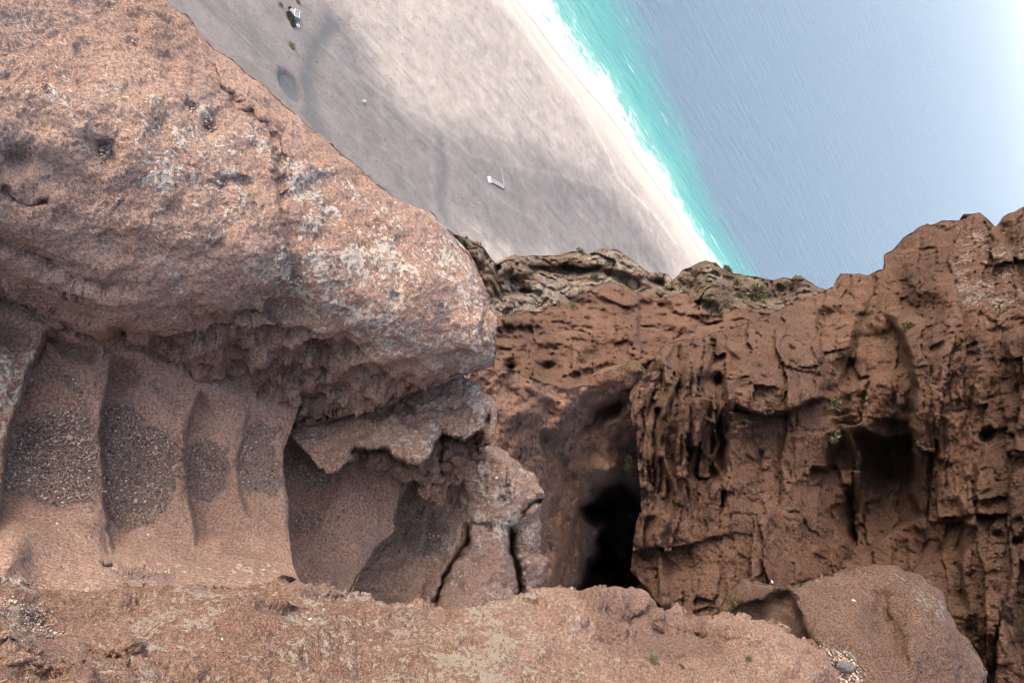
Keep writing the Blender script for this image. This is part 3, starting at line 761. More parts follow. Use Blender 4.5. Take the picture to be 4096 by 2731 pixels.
def f_attr(X, Y, D):
    gr = .5 * region(X, Y, [(1620, 1980), (1850, 2040), (1830, 2180), (1700, 2260), (1580, 2220), (1600, 2080)], 40, 30, 50)
    return dict(lichen=np.clip(.45 + .7 * n2(X, Y, 220, 3, 9) + .3 * (X > 1900), 0, 1), stain_shade=.2 + .3 * n2(X, Y, 160, 3, 2), gravel=gr, moss=0 * X)
F_ = rock('boulder', F_OUT, F_CT, M_NEAR, 6.0, sil=[(F_SIL, 80, .9)], feats=F_FE, attrs=f_attr, thick=3.0, jag=6, seed=15, fw=(0, 2.5, .25),
          noise=[[nz(2.0, .05, 3, 1), pits(5, .03, 3)], [nz(8, .045, 4, 5), nz(45, .010, 3, 8, .6), nz(22, .02, 3, 9, .5, None, None, True)]])
tag(F_, 'cracked rounded brown boulder at the brink of the dark cleft', 'boulder')

# --- foreground rock along the bottom
C_J = [(-300, 2340), (0, 2352), (90, 2362), (185, 2378), (260, 2384), (400, 2375), (600, 2365), (900, 2355), (1150, 2345)]
C_SIL = [(1150, 2345), (1300, 2360), (1420, 2392), (1560, 2428), (1700, 2448), (1800, 2460), (1950, 2432), (2040, 2412), (2120, 2372), (2180, 2362), (2240, 2366), (2330, 2378), (2420, 2372), (2490, 2364), (2560, 2374), (2615, 2405), (2655, 2450), (2700, 2442), (2735, 2470), (2850, 2482)]
C_R = [(2850, 2482), (2950, 2490), (3050, 2510), (3150, 2555), (3240, 2600), (3300, 2645), (3340, 2700), (3350, 2760), (3360, 3000)]
C_OUT = [(-700, 2330)] + C_J + C_SIL[1:] + C_R[1:] + [(3400, 4200), (1500, 4300), (-700, 4300)]
C_CT = [(-300, 2350, 1.7), (0, 2370, 1.85), (0, 2470, 1.62), (0, 2731, 1.2), (-300, 2731, 1.1), (180, 2400, 1.98), (300, 2420, 2.0), (300, 2600, 1.6), (300, 2731, 1.35), (600, 2380, 2.2), (600, 2550, 1.8), (600, 2731, 1.5), (1150, 2360, 2.5), (1150, 2500, 2.15), (1150, 2731, 1.75),
        (1700, 2460, 2.65), (1700, 2580, 2.35), (1700, 2731, 2.0), (2200, 2400, 2.85), (2200, 2550, 2.55), (2200, 2731, 2.2), (2550, 2400, 3.05), (2500, 2560, 2.75), (2550, 2731, 2.4), (2850, 2490, 3.2), (2800, 2600, 2.9), (2850, 2731, 2.6), (3150, 2570, 3.1), (3100, 2731, 2.75), (3320, 2731, 3.0), (1500, 3000, 1.5), (1500, 3600, 1.15), (1500, 4300, .95), (-700, 3400, .75), (-700, 4300, .65), (3300, 3400, 2.0), (3300, 4200, 1.6), (-700, 2400, 1.6)]
C_FE = [('dent', 2650, 2540, 140, 50, 15, .09), ('groove', [(2520, 2440), (2600, 2510), (2720, 2560), (2850, 2570)], .05, 40), ('dent', 1150, 2480, 130, 25, 0, .05), ('dent', 1330, 2410, 90, 20, 0, .06), ('dent', 550, 2450, 60, 30, 0, .05),
        ('dent', 150, 2510, 110, 40, 10, .07), ('dent', 120, 2640, 220, 70, 22, -.09), ('groove', [(330, 2600), (480, 2700), (560, 2731)], .03, 26), ('dent', 1800, 2500, 120, 30, 5, .06), ('dent', 2120, 2440, 70, 25, 0, .05), ('dent', 2900, 2540, 150, 30, 20, -.06), ('dent', 3150, 2680, 60, 60, 0, -.05), ('dent', 1820, 2620, 50, 20, 10, .05)]
def c_attr(X, Y, D):
    li = .7 + .6 * n2(X, Y, 300, 3, 6)
    li = li + .3 * region(X, Y, [(1100, 2500), (2000, 2450), (2300, 2600), (2300, 2900), (1400, 2900), (900, 2650)], 120, 60, 160)
    li = li - .55 * region(X, Y, [(2330, 2380), (2600, 2400), (2900, 2560), (2900, 2680), (2450, 2650)], 60, 50, 120) - .5 * region(X, Y, [(30, 2430), (300, 2420), (420, 2600), (200, 2600)], 50, 40, 90)
    gr = .7 * region(X, Y, [(0, 2450), (130, 2440), (260, 2560), (120, 2560)], 40, 30, 50)
    dark_amt = .8 * region(X, Y, [(2300, 2390), (2600, 2400), (2900, 2540), (2920, 2680), (2400, 2680)], 60, 40, 90) + .5 * region(X, Y, [(1540, 2440), (1750, 2450), (1700, 2520), (1580, 2500)], 40, 20, 60)  # darker tone around the right-hand hollow and a patch on the crest
    return dict(lichen=np.clip(li, 0, 1.3), stain_shade=np.clip(dark_amt, 0, 1), gravel=gr, moss=.05 + .25 * region(X, Y, [(2400, 2640), (2800, 2600), (3050, 2640), (3000, 2731), (2400, 2731)], 60, 40, 90))
C = rock('foreground_rock', C_OUT, C_CT, M_FRONT, 6.0, sil=[(C_SIL, 55, .8), (C_R, 45, .8), (C_J, 60, .55)], feats=C_FE, attrs=c_attr, thick=1.0, jag=9, seed=19, fw=(0, 2.0, .15),
         noise=[[nz(3.0, .05, 4, 1, .5, None, (.5, 1.3, 1)), nz(4.5, .075, 3, 31, .5, None, (.3, 1.7, 1), True), pits(8, .025, 5)], [nz(11, .035, 4, 5, .55, None, (.5, 1.5, 1)), pits(20, .012, 25, None, .6), nz(55, .010, 3, 8, .6), nz(28, .018, 3, 18, .55, None, (.8, 1.2, 1), True)]])
tag(C, 'lichen-crusted foreground rock shelf along the bottom edge', 'rock shelf')

# --- round-topped boulder bottom right
E_SIL = [(2835, 2500), (2870, 2440), (2920, 2350), (2960, 2310), (3010, 2320), (3080, 2338), (3150, 2345), (3200, 2330), (3300, 2305), (3400, 2278), (3480, 2252), (3540, 2250), (3600, 2270), (3680, 2308), (3740, 2350), (3775, 2385), (3787, 2430), (3830, 2515), (3880, 2560), (3930, 2645), (3952, 2680), (3942, 2740), (3960, 3000)]
E_OUT = E_SIL + [(3900, 3700), (2950, 3700), (2780, 2600)]
E_CT = [(2960, 2340, 4.3), (2870, 2480, 4.25), (3100, 2450, 3.9), (3150, 2360, 4.15), (3300, 2600, 3.6), (3300, 2330, 4.25), (3500, 2290, 4.25), (3500, 2500, 3.85), (3500, 2731, 3.45), (3700, 2420, 4.1), (3700, 2600, 3.75), (3880, 2620, 4.05), (3850, 2731, 3.85), (3300, 2731, 3.4), (3000, 2600, 3.7), (3400, 3000, 3.0), (3400, 3700, 2.3)]
E_FE = [('dent', 3535, 2480, 75, 150, -12, .20), ('groove', [(3090, 2350), (3160, 2450), (3230, 2560), (3280, 2640)], .09, 30), ('cut', [(3300, 2660), (3240, 2560), (3195, 2450), (3140, 2335)], .24, 14, 260), ('cut', [(3160, 2420), (3090, 2400), (2960, 2420), (2880, 2470)], .06, 10, 120), ('dent', 3370, 2680, 80, 70, 30, .12), ('dent', 3640, 2580, 30, 90, -10, -.05), ('dent', 3020, 2420, 80, 60, 30, .06)]
def e_attr(X, Y, D):
    li = .2 + .5 * n2(X, Y, 200, 3, 6) + .6 * region(X, Y, [(2960, 2300), (3540, 2240), (3790, 2400), (3760, 2520), (3640, 2380), (3480, 2290), (3000, 2350)], 30, 30, 80)
    gr = .95 * region(X, Y, [(3270, 2590), (3400, 2610), (3460, 2700), (3440, 2780), (3350, 2780), (3340, 2680)], 20, 14, 40)
    dark_amt = .85 * region(X, Y, [(2880, 2480), (2960, 2330), (3110, 2360), (3150, 2450), (3260, 2560), (3260, 2620), (3060, 2510)], 40, 30, 70) + .3 * sstep(1.4, .5, ell(X, Y, 3560, 2480, 90, 170, -12))  # darker tone over the left facet and in the hollow
    return dict(lichen=np.clip(li, 0, 1), stain_shade=np.clip(dark_amt, 0, 1), gravel=gr, moss=.5 * region(X, Y, [(2860, 2450), (2960, 2310), (2990, 2340), (2900, 2500)], 20, 20, 50) + .4 * region(X, Y, [(3100, 2340), (3500, 2250), (3520, 2270), (3120, 2370)], 10, 10, 40))
E_ = rock('boulder', E_OUT, E_CT, M_ROUND, 7.0, sil=[(E_SIL, 100, .9)], feats=E_FE, attrs=e_attr, thick=2.5, jag=7, seed=23, fw=(0, 2.5, .3),
          noise=[[nz(1.6, .06, 3, 1), pits(6, .03, 5)], [nz(8, .035, 4, 5), nz(40, .012, 3, 8, .6), nz(20, .018, 3, 9, .5, None, None, True)]])
tag(E_, 'smooth round-topped brown boulder at the bottom right', 'boulder')
#PART3
# --- gully floor and cleft
G_OUT = [(1000, 1500), (1600, 1480), (1860, 1490), (1990, 1476), (2070, 1490), (2130, 1520), (2230, 1552), (2350, 1548), (2420, 1540), (2640, 1480), (2800, 1700), (2850, 2700), (1800, 2700), (1650, 1900), (1000, 1900)]
G_SIL = [(1860, 1490), (1990, 1476), (2070, 1490), (2130, 1520), (2230, 1552)]
G_CT = [(1200, 1650, 7.0), (1700, 1600, 7.6), (1900, 1540, 8.2), (2070, 1530, 8.7), (2050, 1680, 8.5), (2250, 1620, 9.4), (2400, 1600, 10.0), (2550, 1600, 10.4), (2100, 1850, 9.0), (2280, 1850, 10.0), (2420, 1800, 10.6), (2200, 2100, 9.6), (2300, 2300, 10.4), (2200, 2450, 9.5), (2400, 2050, 11.5), (2480, 2050, 12.5), (2480, 2300, 13), (2650, 2000, 13), (2650, 2500, 13), (2560, 1800, 11.4)]
G_FE = [('dent', 2440, 2000, 95, 55, -28, 4.0, 5), ('dent', 2480, 2190, 85, 200, 5, 6.0, 6), ('dent', 2400, 2300, 60, 130, 12, 3.0, 4), ('dent', 2340, 2390, 60, 60, 0, 1.5, 4), ('dent', 2385, 2060, 40, 30, 0, 1.5, 4), ('groove', [(2210, 1600), (2160, 1720), (2240, 1830), (2300, 1950)], .35, 45), ('dent', 2430, 1880, 70, 55, 0, -.9), ('dent', 2250, 1640, 60, 90, 20, -.25), ('dent', 2130, 1650, 90, 60, 30, -.25), ('dent', 2330, 1760, 60, 90, -10, .4),
        ('groove', [(2540, 1480), (2460, 1640), (2330, 1730)], .5, 25), ('dent', 2420, 1640, 70, 30, -20, .8), ('cut', [(2520, 1880), (2430, 1930), (2360, 1960)], .6, 20, 140)]
def g_attr(X, Y, D):
    return dict(lichen=.12 + .25 * n2(X, Y, 150, 3, 2), stain_shade=np.clip(.35 * sstep(2250, 2400, X + .25 * (Y - 1800)) + .3 * n2(X, Y, 160, 3, 4), 0, 1), moss=.25 * region(X, Y, [(2380, 1820), (2560, 1800), (2560, 1900), (2400, 1900)], 30, 20, 50))  # first dark term paints the cleft's shade into the wall colour
G_ = rock('cleft_wall', G_OUT, G_CT, M_GULLY, 7.0, sil=[(G_SIL, 60, .7)], feats=G_FE, attrs=g_attr, thick=14.0, jag=16, seed=29,
          noise=[[nz(.5, .35, 4, 1), blocks(1.3, .2, 3)], [nz(3, .2, 4, 5), nz(12, .09, 3, 8, .6), cobble(3.5, .12, 33)]], mode='ray')
tag(G_, 'smooth dark brown rock wall sinking into the shadowed cleft', 'rock wall')
chock = rock('chockstone', [(2350, 1575), (2370, 1520), (2430, 1490), (2500, 1462), (2560, 1450), (2580, 1480), (2560, 1520), (2530, 1560), (2470, 1560), (2400, 1590)], [(2360, 1560, 10.5), (2460, 1500, 10.2), (2560, 1480, 10.2), (2480, 1550, 10.3)], M_GULLY, 6.0,
             sil=[([(2350, 1575), (2370, 1520), (2430, 1490), (2500, 1462), (2560, 1450)], 26, 1.0), ([(2560, 1520), (2530, 1560), (2470, 1560), (2400, 1590), (2350, 1575)], 22, 1.2)], thick=2.5, jag=5, seed=31,
             attrs=lambda X, Y, D: dict(lichen=.2 + 0 * X, moss=.7 * sstep(1530, 1480, Y), stain_shade=.4 + 0 * X), noise=[[nz(1.5, .1, 3, 2), blocks(2, .12, 3)], [nz(8, .03, 3, 4)]])
tag(chock, 'dark mossy slab of rock wedged across the top of the cleft', 'rock')

# --- brown slope behind the cleft
I_SIL = [(1860, 1290), (1995, 1262), (2060, 1258), (2150, 1248), (2257, 1218), (2330, 1180), (2380, 1150), (2435, 1125), (2480, 1140), (2520, 1158), (2570, 1180), (2614, 1202), (2660, 1195), (2703, 1184), (2745, 1164), (2780, 1205), (2815, 1235), (2852, 1260), (2900, 1250), (2959, 1230), (3020, 1232), (3084, 1236)]
I_OUT = [(1000, 1340)] + I_SIL + [(3300, 1230), (3300, 1500), (2800, 1700), (2400, 1680), (2000, 1600), (1000, 1650)]
I_CT = [(1000, 1350, 16), (1000, 1600, 14), (1800, 1320, 19), (2000, 1290, 20), (2250, 1240, 22), (2435, 1140, 24), (2600, 1210, 23.5), (2745, 1180, 24), (2850, 1275, 22.5), (2960, 1240, 23), (3100, 1250, 24), (1950, 1450, 17.5), (2150, 1450, 18), (2350, 1380, 19.5), (2500, 1320, 20.5), (2560, 1400, 19), (2700, 1330, 20.5), (2850, 1330, 20), (2000, 1540, 16.5), (2300, 1520, 17), (2550, 1500, 17), (3100, 1400, 20), (3000, 1600, 18)]
I_FE = [('dent', 2050, 1330, 50, 40, 0, 1.0), ('dent', 2150, 1330, 40, 30, 0, .9), ('dent', 2190, 1470, 40, 25, 0, 1.0), ('dent', 2050, 1470, 30, 22, 0, .9), ('dent', 2380, 1430, 70, 40, -20, 1.2), ('cut', [(2560, 1190), (2550, 1300), (2565, 1440)], .7, 10, 120), ('cut', [(2630, 1205), (2650, 1300), (2640, 1400)], .5, 10, 60),
        ('groove', [(2850, 1270), (2780, 1350), (2650, 1360)], .8, 30), ('cut', [(2520, 1320), (2515, 1400), (2530, 1450)], -.5, 8, 40), ('cut', [(2700, 1450), (2450, 1470), (2250, 1500)], .8, 16, 60)]
def i_attr(X, Y, D):
    return dict(lichen=np.clip(.25 + .5 * n2(X, Y, 120, 3, 2), 0, 1), stain_shade=.1 + .3 * n2(X, Y, 120, 3, 4), moss=.25 * sstep(80, 0, polydist(X, Y, I_SIL)[0]) + .2 * region(X, Y, [(1950, 1250), (2300, 1230), (2300, 1400), (2100, 1560), (1950, 1500)], 50, 40, 70))
I_ = rock('rock_slope', I_OUT, I_CT, M_CLIFF, 6.0, sil=[(I_SIL, 30, .8)], feats=I_FE, attrs=i_attr, thick=6.0, jag=8, seed=37,
          noise=[[nz(.22, .5, 4, 1), blocks(.55, .8, 3, None, (1.3, .8, 1), .15), pits(.7, .6, 8, lambda X, Y, AT: sstep(2330, 2180, X))], [nz(1.4, .5, 4, 5, .6), nz(6, .16, 3, 8, .6), joints(.6, .8, .5, 15, None, .25, .0, .25, 20), joints(.25, .4, .2, 16, None, .25, 0, .25, 20)]], mode='ray')
tag(I_, 'crumbly reddish brown slope behind the dark cleft', 'rock slope')

# --- weathered back ridge, left and right humps
J1_SIL = [(1840, 940), (1900, 980), (1936, 998), (1965, 1030), (1985, 1060), (2005, 1052), (2040, 1040), (2090, 1027), (2180, 1024), (2251, 1021), (2281, 1010), (2317, 1006), (2340, 1025), (2376, 1010), (2418, 994), (2471, 1004), (2513, 1027), (2543, 1051), (2575, 1082), (2600, 1098), (2626, 1086), (2668, 1094), (2698, 1117), (2730, 1140)]
J1_OUT = [(1000, 800), (1500, 850), (1760, 905)] + J1_SIL + [(2800, 1300), (2500, 1360), (2200, 1380), (1000, 1450)]
J1_CT = [(1000, 850, 24), (1000, 1400, 22), (1800, 1000, 27), (1960, 1060, 29), (2000, 1200, 28), (2180, 1035, 33), (2180, 1130, 31), (2200, 1230, 30), (2420, 1005, 34), (2400, 1100, 32), (2450, 1250, 30.5), (2600, 1110, 33), (2680, 1110, 33), (2650, 1230, 31), (1900, 1350, 27), (2500, 1350, 29.5)]
def j_attr(X, Y, D):
    nn = n2(X, Y, 110, 3, 8)
    return dict(lichen=np.clip(.75 + .8 * nn, 0, 1.2), stain_shade=np.clip(.5 * n2(X, Y, 70, 3, 5), 0, 1), moss=np.clip(.2 + .5 * n2(X, Y, 90, 3, 15), 0, 1))
J1 = rock('ridge_rock', J1_OUT, J1_CT, M_FAR, 5.0, sil=[(J1_SIL, 26, .9)], attrs=j_attr, thick=8.0, jag=9, seed=41,
          feats=[('dent', 2060, 1130, 60, 30, 30, 1.6), ('dent', 2090, 1170, 50, 16, 0, 1.4), ('dent', 2300, 1080, 60, 20, 10, 1.2), ('dent', 2470, 1110, 80, 25, 20, 1.6), ('cut', [(2420, 1060), (2300, 1075), (2200, 1070), (2100, 1060)], 1.0, 8, 40), ('dent', 2155, 1200, 20, 35, 0, 1.2), ('dent', 2630, 1130, 40, 16, 20, 1.0), ('groove', [(1985, 1060), (1995, 1140), (2010, 1200)], 1.0, 14), ('dent', 2540, 1150, 40, 25, 20, 1.2)],
          noise=[[nz(.16, .9, 4, 1), cobble(.42, 1.3, 3), pits(.55, .7, 6)], [nz(1.1, .5, 4, 5, .6), cobble(1.4, .5, 13), cobble(3.4, .2, 14), nz(5, .16, 3, 8, .6)]], mode='ray')
tag(J1, 'pale pitted back ridge with knobbly crest in front of the beach', 'rock ridge')
J2_SIL = [(2690, 1135), (2705, 1108), (2727, 1081), (2763, 1062), (2817, 1044), (2858, 1050), (2888, 1070), (2936, 1096), (2985, 1103), (3031, 1105), (3096, 1120), (3138, 1113), (3174, 1123), (3204, 1102), (3233, 1123), (3263, 1146), (3300, 1160)]
J2_OUT = [(2670, 1180)] + J2_SIL + [(3420, 1180), (3420, 1380), (2640, 1380)]
J2_CT = [(2700, 1150, 29.5), (2820, 1060, 30.5), (2820, 1200, 28), (2950, 1110, 30), (3000, 1220, 28), (3150, 1130, 30), (3200, 1220, 28), (3300, 1200, 28), (2750, 1320, 27), (3300, 1350, 26)]
J2 = rock('ridge_rock', J2_OUT, J2_CT, M_FAR, 5.0, sil=[(J2_SIL, 26, .9)], attrs=lambda X, Y, D: dict(lichen=np.clip(.6 + .7 * n2(X, Y, 90, 3, 3), 0, 1.1), stain_shade=np.clip(.35 + .6 * n2(X, Y, 70, 3, 5), 0, 1), moss=np.clip(.4 + .5 * n2(X, Y, 90, 3, 25), 0, 1)), thick=8.0, jag=7, seed=43,
          feats=[('dent', 3120, 1160, 40, 40, 0, 1.5), ('dent', 3170, 1160, 12, 35, 10, 1.0), ('dent', 2760, 1150, 30, 40, 0, 1.2), ('dent', 3090, 1200, 60, 25, 0, .9), ('dent', 2850, 1180, 60, 50, 0, -.8)],
          noise=[[nz(.16, .6, 4, 1), cobble(.5, 1.0, 3)], [nz(1.2, .5, 4, 5, .6), cobble(1.5, .5, 13), cobble(3.6, .2, 14), nz(5, .16, 3, 8, .6)]], mode='ray')
tag(J2, 'dark grey mossy knoll on the ridge before the turquoise water', 'rock ridge')

# --- right hand cliff
H_TOP = [(2639, 1391), (2670, 1372), (2703, 1363), (2799, 1351), (2880, 1325), (2950, 1304), (3062, 1276), (3094, 1240), (3197, 1205), (3277, 1170), (3340, 1147), (3348, 1112), (3359, 1090), (3442, 1092), (3474, 1098), (3538, 1068), (3534, 1023), (3583, 985), (3634, 934), (3672, 905), (3710, 890), (3725, 898), (3767, 882), (3844, 884), (3850, 860), (3914, 850), (3946, 876), (3984, 908), (4010, 864), (4055, 848), (4093, 825), (4200, 790), (4420, 700)]
H_LEFT = [(2660, 2480), (2647, 2428), (2591, 2356), (2545, 2310), (2523, 2280), (2531, 2197), (2543, 2085), (2567, 1997), (2551, 1878), (2547, 1758), (2520, 1647), (2551, 1535), (2607, 1439), (2639, 1391)]
H_OUT = H_LEFT + H_TOP[1:] + [(4420, 3050), (2900, 3050)]
H_CT = [(2600, 1600, 9.6), (2650, 1430, 10.6), (2900, 1600, 9.0), (2800, 1380, 11.8), (2700, 2000, 8.6), (2580, 2200, 8.6), (2700, 2300, 8.0), (2800, 2450, 7.2), (3000, 1330, 12.6), (3100, 1500, 10.2), (3000, 1620, 9.0), (3000, 1760, 9.3), (3000, 1950, 8.8), (3000, 2250, 7.7), (3200, 1230, 15), (3300, 1450, 10.8), (3300, 1900, 9.9), (3250, 2250, 8.6),
        (3400, 1130, 15), (3500, 1250, 13), (3500, 1600, 9.8), (3500, 2050, 9.8), (3600, 1000, 14.5), (3700, 920, 14.5), (3750, 1250, 10.6), (3720, 1500, 9.0), (3750, 1900, 8.4), (3600, 2250, 8.0), (3950, 1000, 12), (3950, 1300, 9.6), (4050, 1700, 7.8), (3900, 2200, 7.0), (4096, 2400, 6.0), (4300, 1500, 8), (4300, 900, 11.5), (3700, 2700, 6.6), (4300, 2800, 5)]
H_FE = [('cut', [(2895, 1470), (2905, 1600), (2918, 1720), (2905, 1850), (2880, 1960)][::-1], .9, 14, 150), ('cut', [(2960, 1430), (2900, 1500), (2895, 1560)][::-1], .4, 12, 80),
        ('cut', [(3420, 1590), (3250, 1600), (3160, 1650), (3060, 1665), (2970, 1640), (2920, 1600)], .65, 13, 330),
        ('cut', [(3268, 1220), (3275, 1330), (3285, 1450), (3300, 1560), (3310, 1640)], .7, 13, 130, 16), ('cut', [(3150, 1380), (3160, 1450), (3200, 1560)], .3, 13, 70),
        ('cut', [(3640, 1980), (3655, 1850), (3640, 1700), (3660, 1560), (3640, 1440), (3600, 1330), (3560, 1240)], 1.2, 15, 150, 20),
        ('cut', [(3660, 1740), (3540, 1760), (3450, 1720), (3400, 1740)], 1.6, 15, 190), ('dent', 3540, 1900, 110, 120, 0, 1.0, 3),
        ('cut', [(3440, 1230), (3420, 1330), (3370, 1500), (3350, 1560)], .5, 15, 60), ('cut', [(3650, 1470), (3500, 1490), (3380, 1560), (3360, 1620)][::-1], .8, 15, 120),
        ('cut', [(3440, 2230), (3520, 2150), (3640, 2080), (3700, 2050)], 1.0, 14, 160), ('dent', 3650, 2200, 130, 70, -10, .7), ('cut', [(3830, 1970), (3860, 2100), (3840, 2250), (3870, 2450)][::-1], .45, 15, 90),
        ('cut', [(3990, 900), (4040, 1000), (4060, 1100), (4096, 1200)], .5, 14, 50), ('dent', 3700, 1240, 70, 60, 0, .8, 3), ('dent', 3400, 1470, 60, 40, 0, .5), ('dent', 3610, 1200, 40, 80, 20, .5),
        ('cut', [(4090, 1350), (4040, 1350), (4020, 1360), (4060, 1480), (4100, 1560)], -.4, 14, 60), ('dent', 3950, 1740, 22, 30, 30, .5, 3), ('dent', 3990, 2140, 30, 16, 20, .25, 3), ('dent', 4080, 2165, 45, 18, -15, .2),
        ('groove', [(3400, 1950), (3420, 2100), (3400, 2260)], .3, 16), ('groove', [(3120, 1880), (3130, 1960), (3110, 2050)], .2, 8), ('dent', 3360, 1820, 60, 110, 10, .6), ('cut', [(3350, 1860), (3290, 1880), (3240, 1870)], .5, 13, 80), ('dent', 3480, 2050, 120, 90, 0, .5),
        ('dent', 2760, 2260, 60, 50, 0, .25), ('cut', [(2700, 2450), (2660, 2300), (2650, 2150), (2700, 2050)], -.35, 12, 120), ('cut', [(3250, 2060), (3100, 2040), (2960, 2050), (2880, 2100)], -.15, 14, 120)]
def h_extra(X, Y, D):
    wx = X + n2(X, Y, 260, 3, 61) * 60 + .05 * (Y - 1700)
    m = sstep(2960, 2860, X) * sstep(1360, 1430, Y) * sstep(2110, 1900, Y)
    z = np.full(X.shape, .5)
    q = np.stack([wx.ravel() / 58.0, Y.ravel() / 420.0, z.ravel()], 1)
    r = np.abs(fbm(q, 2, 71)).reshape(X.shape)
    q2 = np.stack([wx.ravel() / 24.0, Y.ravel() / 200.0, z.ravel()], 1)
    r2 = np.abs(fbm(q2, 2, 72)).reshape(X.shape)
    D = D + m * (1.5 * np.minimum(r, .45) + .2 * r2 - .2)
    m2 = sstep(3680, 3730, X) * sstep(3960, 3840, X) * sstep(1440, 1520, Y) * sstep(2050, 1900, Y)
    q3 = np.stack([(wx + .1 * Y).ravel() / 40.0, Y.ravel() / 380.0, z.ravel() + 4], 1)
    return D + m2 * .7 * np.abs(fbm(q3, 2, 73)).reshape(X.shape)
def h_attr(X, Y, D):
    li = .15 + .35 * n2(X, Y, 200, 3, 6) + .75 * region(X, Y, [(3780, 860), (4000, 900), (4200, 900), (4200, 1300), (3950, 1300), (3800, 1180), (3820, 1000)], 60, 50, 100) + .35 * region(X, Y, [(2540, 1420), (2700, 1380), (2900, 1500), (2860, 1900), (2560, 1850)], 40, 30, 60)
    dark_amt = .55 * region(X, Y, [(2950, 1660), (3180, 1680), (3120, 1900), (2960, 1870)], 40, 30, 70) + .7 * region(X, Y, [(3620, 1750), (3720, 1700), (3760, 2050), (3640, 2020)], 40, 30, 70) + .6 * region(X, Y, [(3820, 1350), (4300, 1300), (4300, 2700), (4000, 2600), (3960, 2000)], 90, 60, 110) + .5 * region(X, Y, [(3560, 1080), (3760, 920), (3800, 1180), (3600, 1300)], 50, 30, 70)  # shade of ledge recess, alcove side, top and right flank painted into the colour
    ms = .25 * sstep(120, 10, polydist(X, Y, H_TOP)[0]) + .3 * region(X, Y, [(2900, 1400), (3300, 1250), (3600, 1250), (3660, 1480), (3400, 1500), (3000, 1480)], 60, 50, 80) + .4 * region(X, Y, [(3300, 1600), (3420, 1620), (3420, 1850), (3320, 1860)], 30, 20, 50)
    dark_amt = dark_amt - .5 * region(X, Y, [(2900, 1780), (3250, 1750), (3300, 2250), (2900, 2480), (2620, 2420), (2800, 2050)], 60, 40, 80)  # lit lower face of the cliff painted lighter
    fin = sstep(2960, 2880, X) * sstep(1330, 1400, Y) * sstep(2140, 1960, Y)
    rgh = 1 - .75 * region(X, Y, [(2950, 1670), (3180, 1660), (3330, 1700), (3300, 2000), (3100, 2100), (2960, 1900)], 50, 30, 70) - .3 * region(X, Y, [(3290, 1280), (3600, 1280), (3640, 1480), (3300, 1620)], 40, 30, 70)
    rgh = rgh - .6 * region(X, Y, [(2540, 2080), (2900, 2020), (3250, 2060), (3300, 2300), (2900, 2500), (2560, 2400)], 50, 40, 80)
    return dict(fin=fin, rough=np.clip(rgh, 0, 1), lichen=np.clip(li, 0, 1), stain_shade=np.clip(dark_amt + .15 * n2(X, Y, 150, 3, 5), 0, 1), moss=np.clip(ms, 0, 1))
H_ = rock('cliff', H_OUT, H_CT, M_CLIFF, 6.0, sil=[(H_TOP, 40, .9), (H_LEFT, 40, .9)], feats=H_FE, attrs=h_attr, extra=h_extra, thick=26.0, jag=9, seed=47, shift=.02,
          noise=[[nz(.4, .3, 3, 1), joints(1.15, 2.0, .85, 23, lambda X, Y, AT: (.2 + .8 * AT['rough']) * (1 - .5 * AT['fin']), .2, .12, 1.3), joints(.5, 1.2, .38, 3, lambda X, Y, AT: (.3 + .7 * AT['rough']) * (1 - .6 * AT['fin']), .2, -.08, 1.0)],
                 [joints(.16, 1.3, .8, 41, lambda X, Y, AT: AT['fin'], .2, .03, .6), joints(.22, .5, .16, 31, None, .3, .1, .8), nz(2.6, .10, 4, 5, .55, None, (1.3, .8, 1)), nz(9, .07, 3, 8, .6), nz(22, .035, 2, 9, .6), pits(4, .12, 77, lambda X, Y, AT: AT['rough'], .5), cobble(7, .05, 78)]], mode='ray')
tag(H_, 'tall reddish brown cliff with vertical fins and dark alcove on the right', 'cliff')
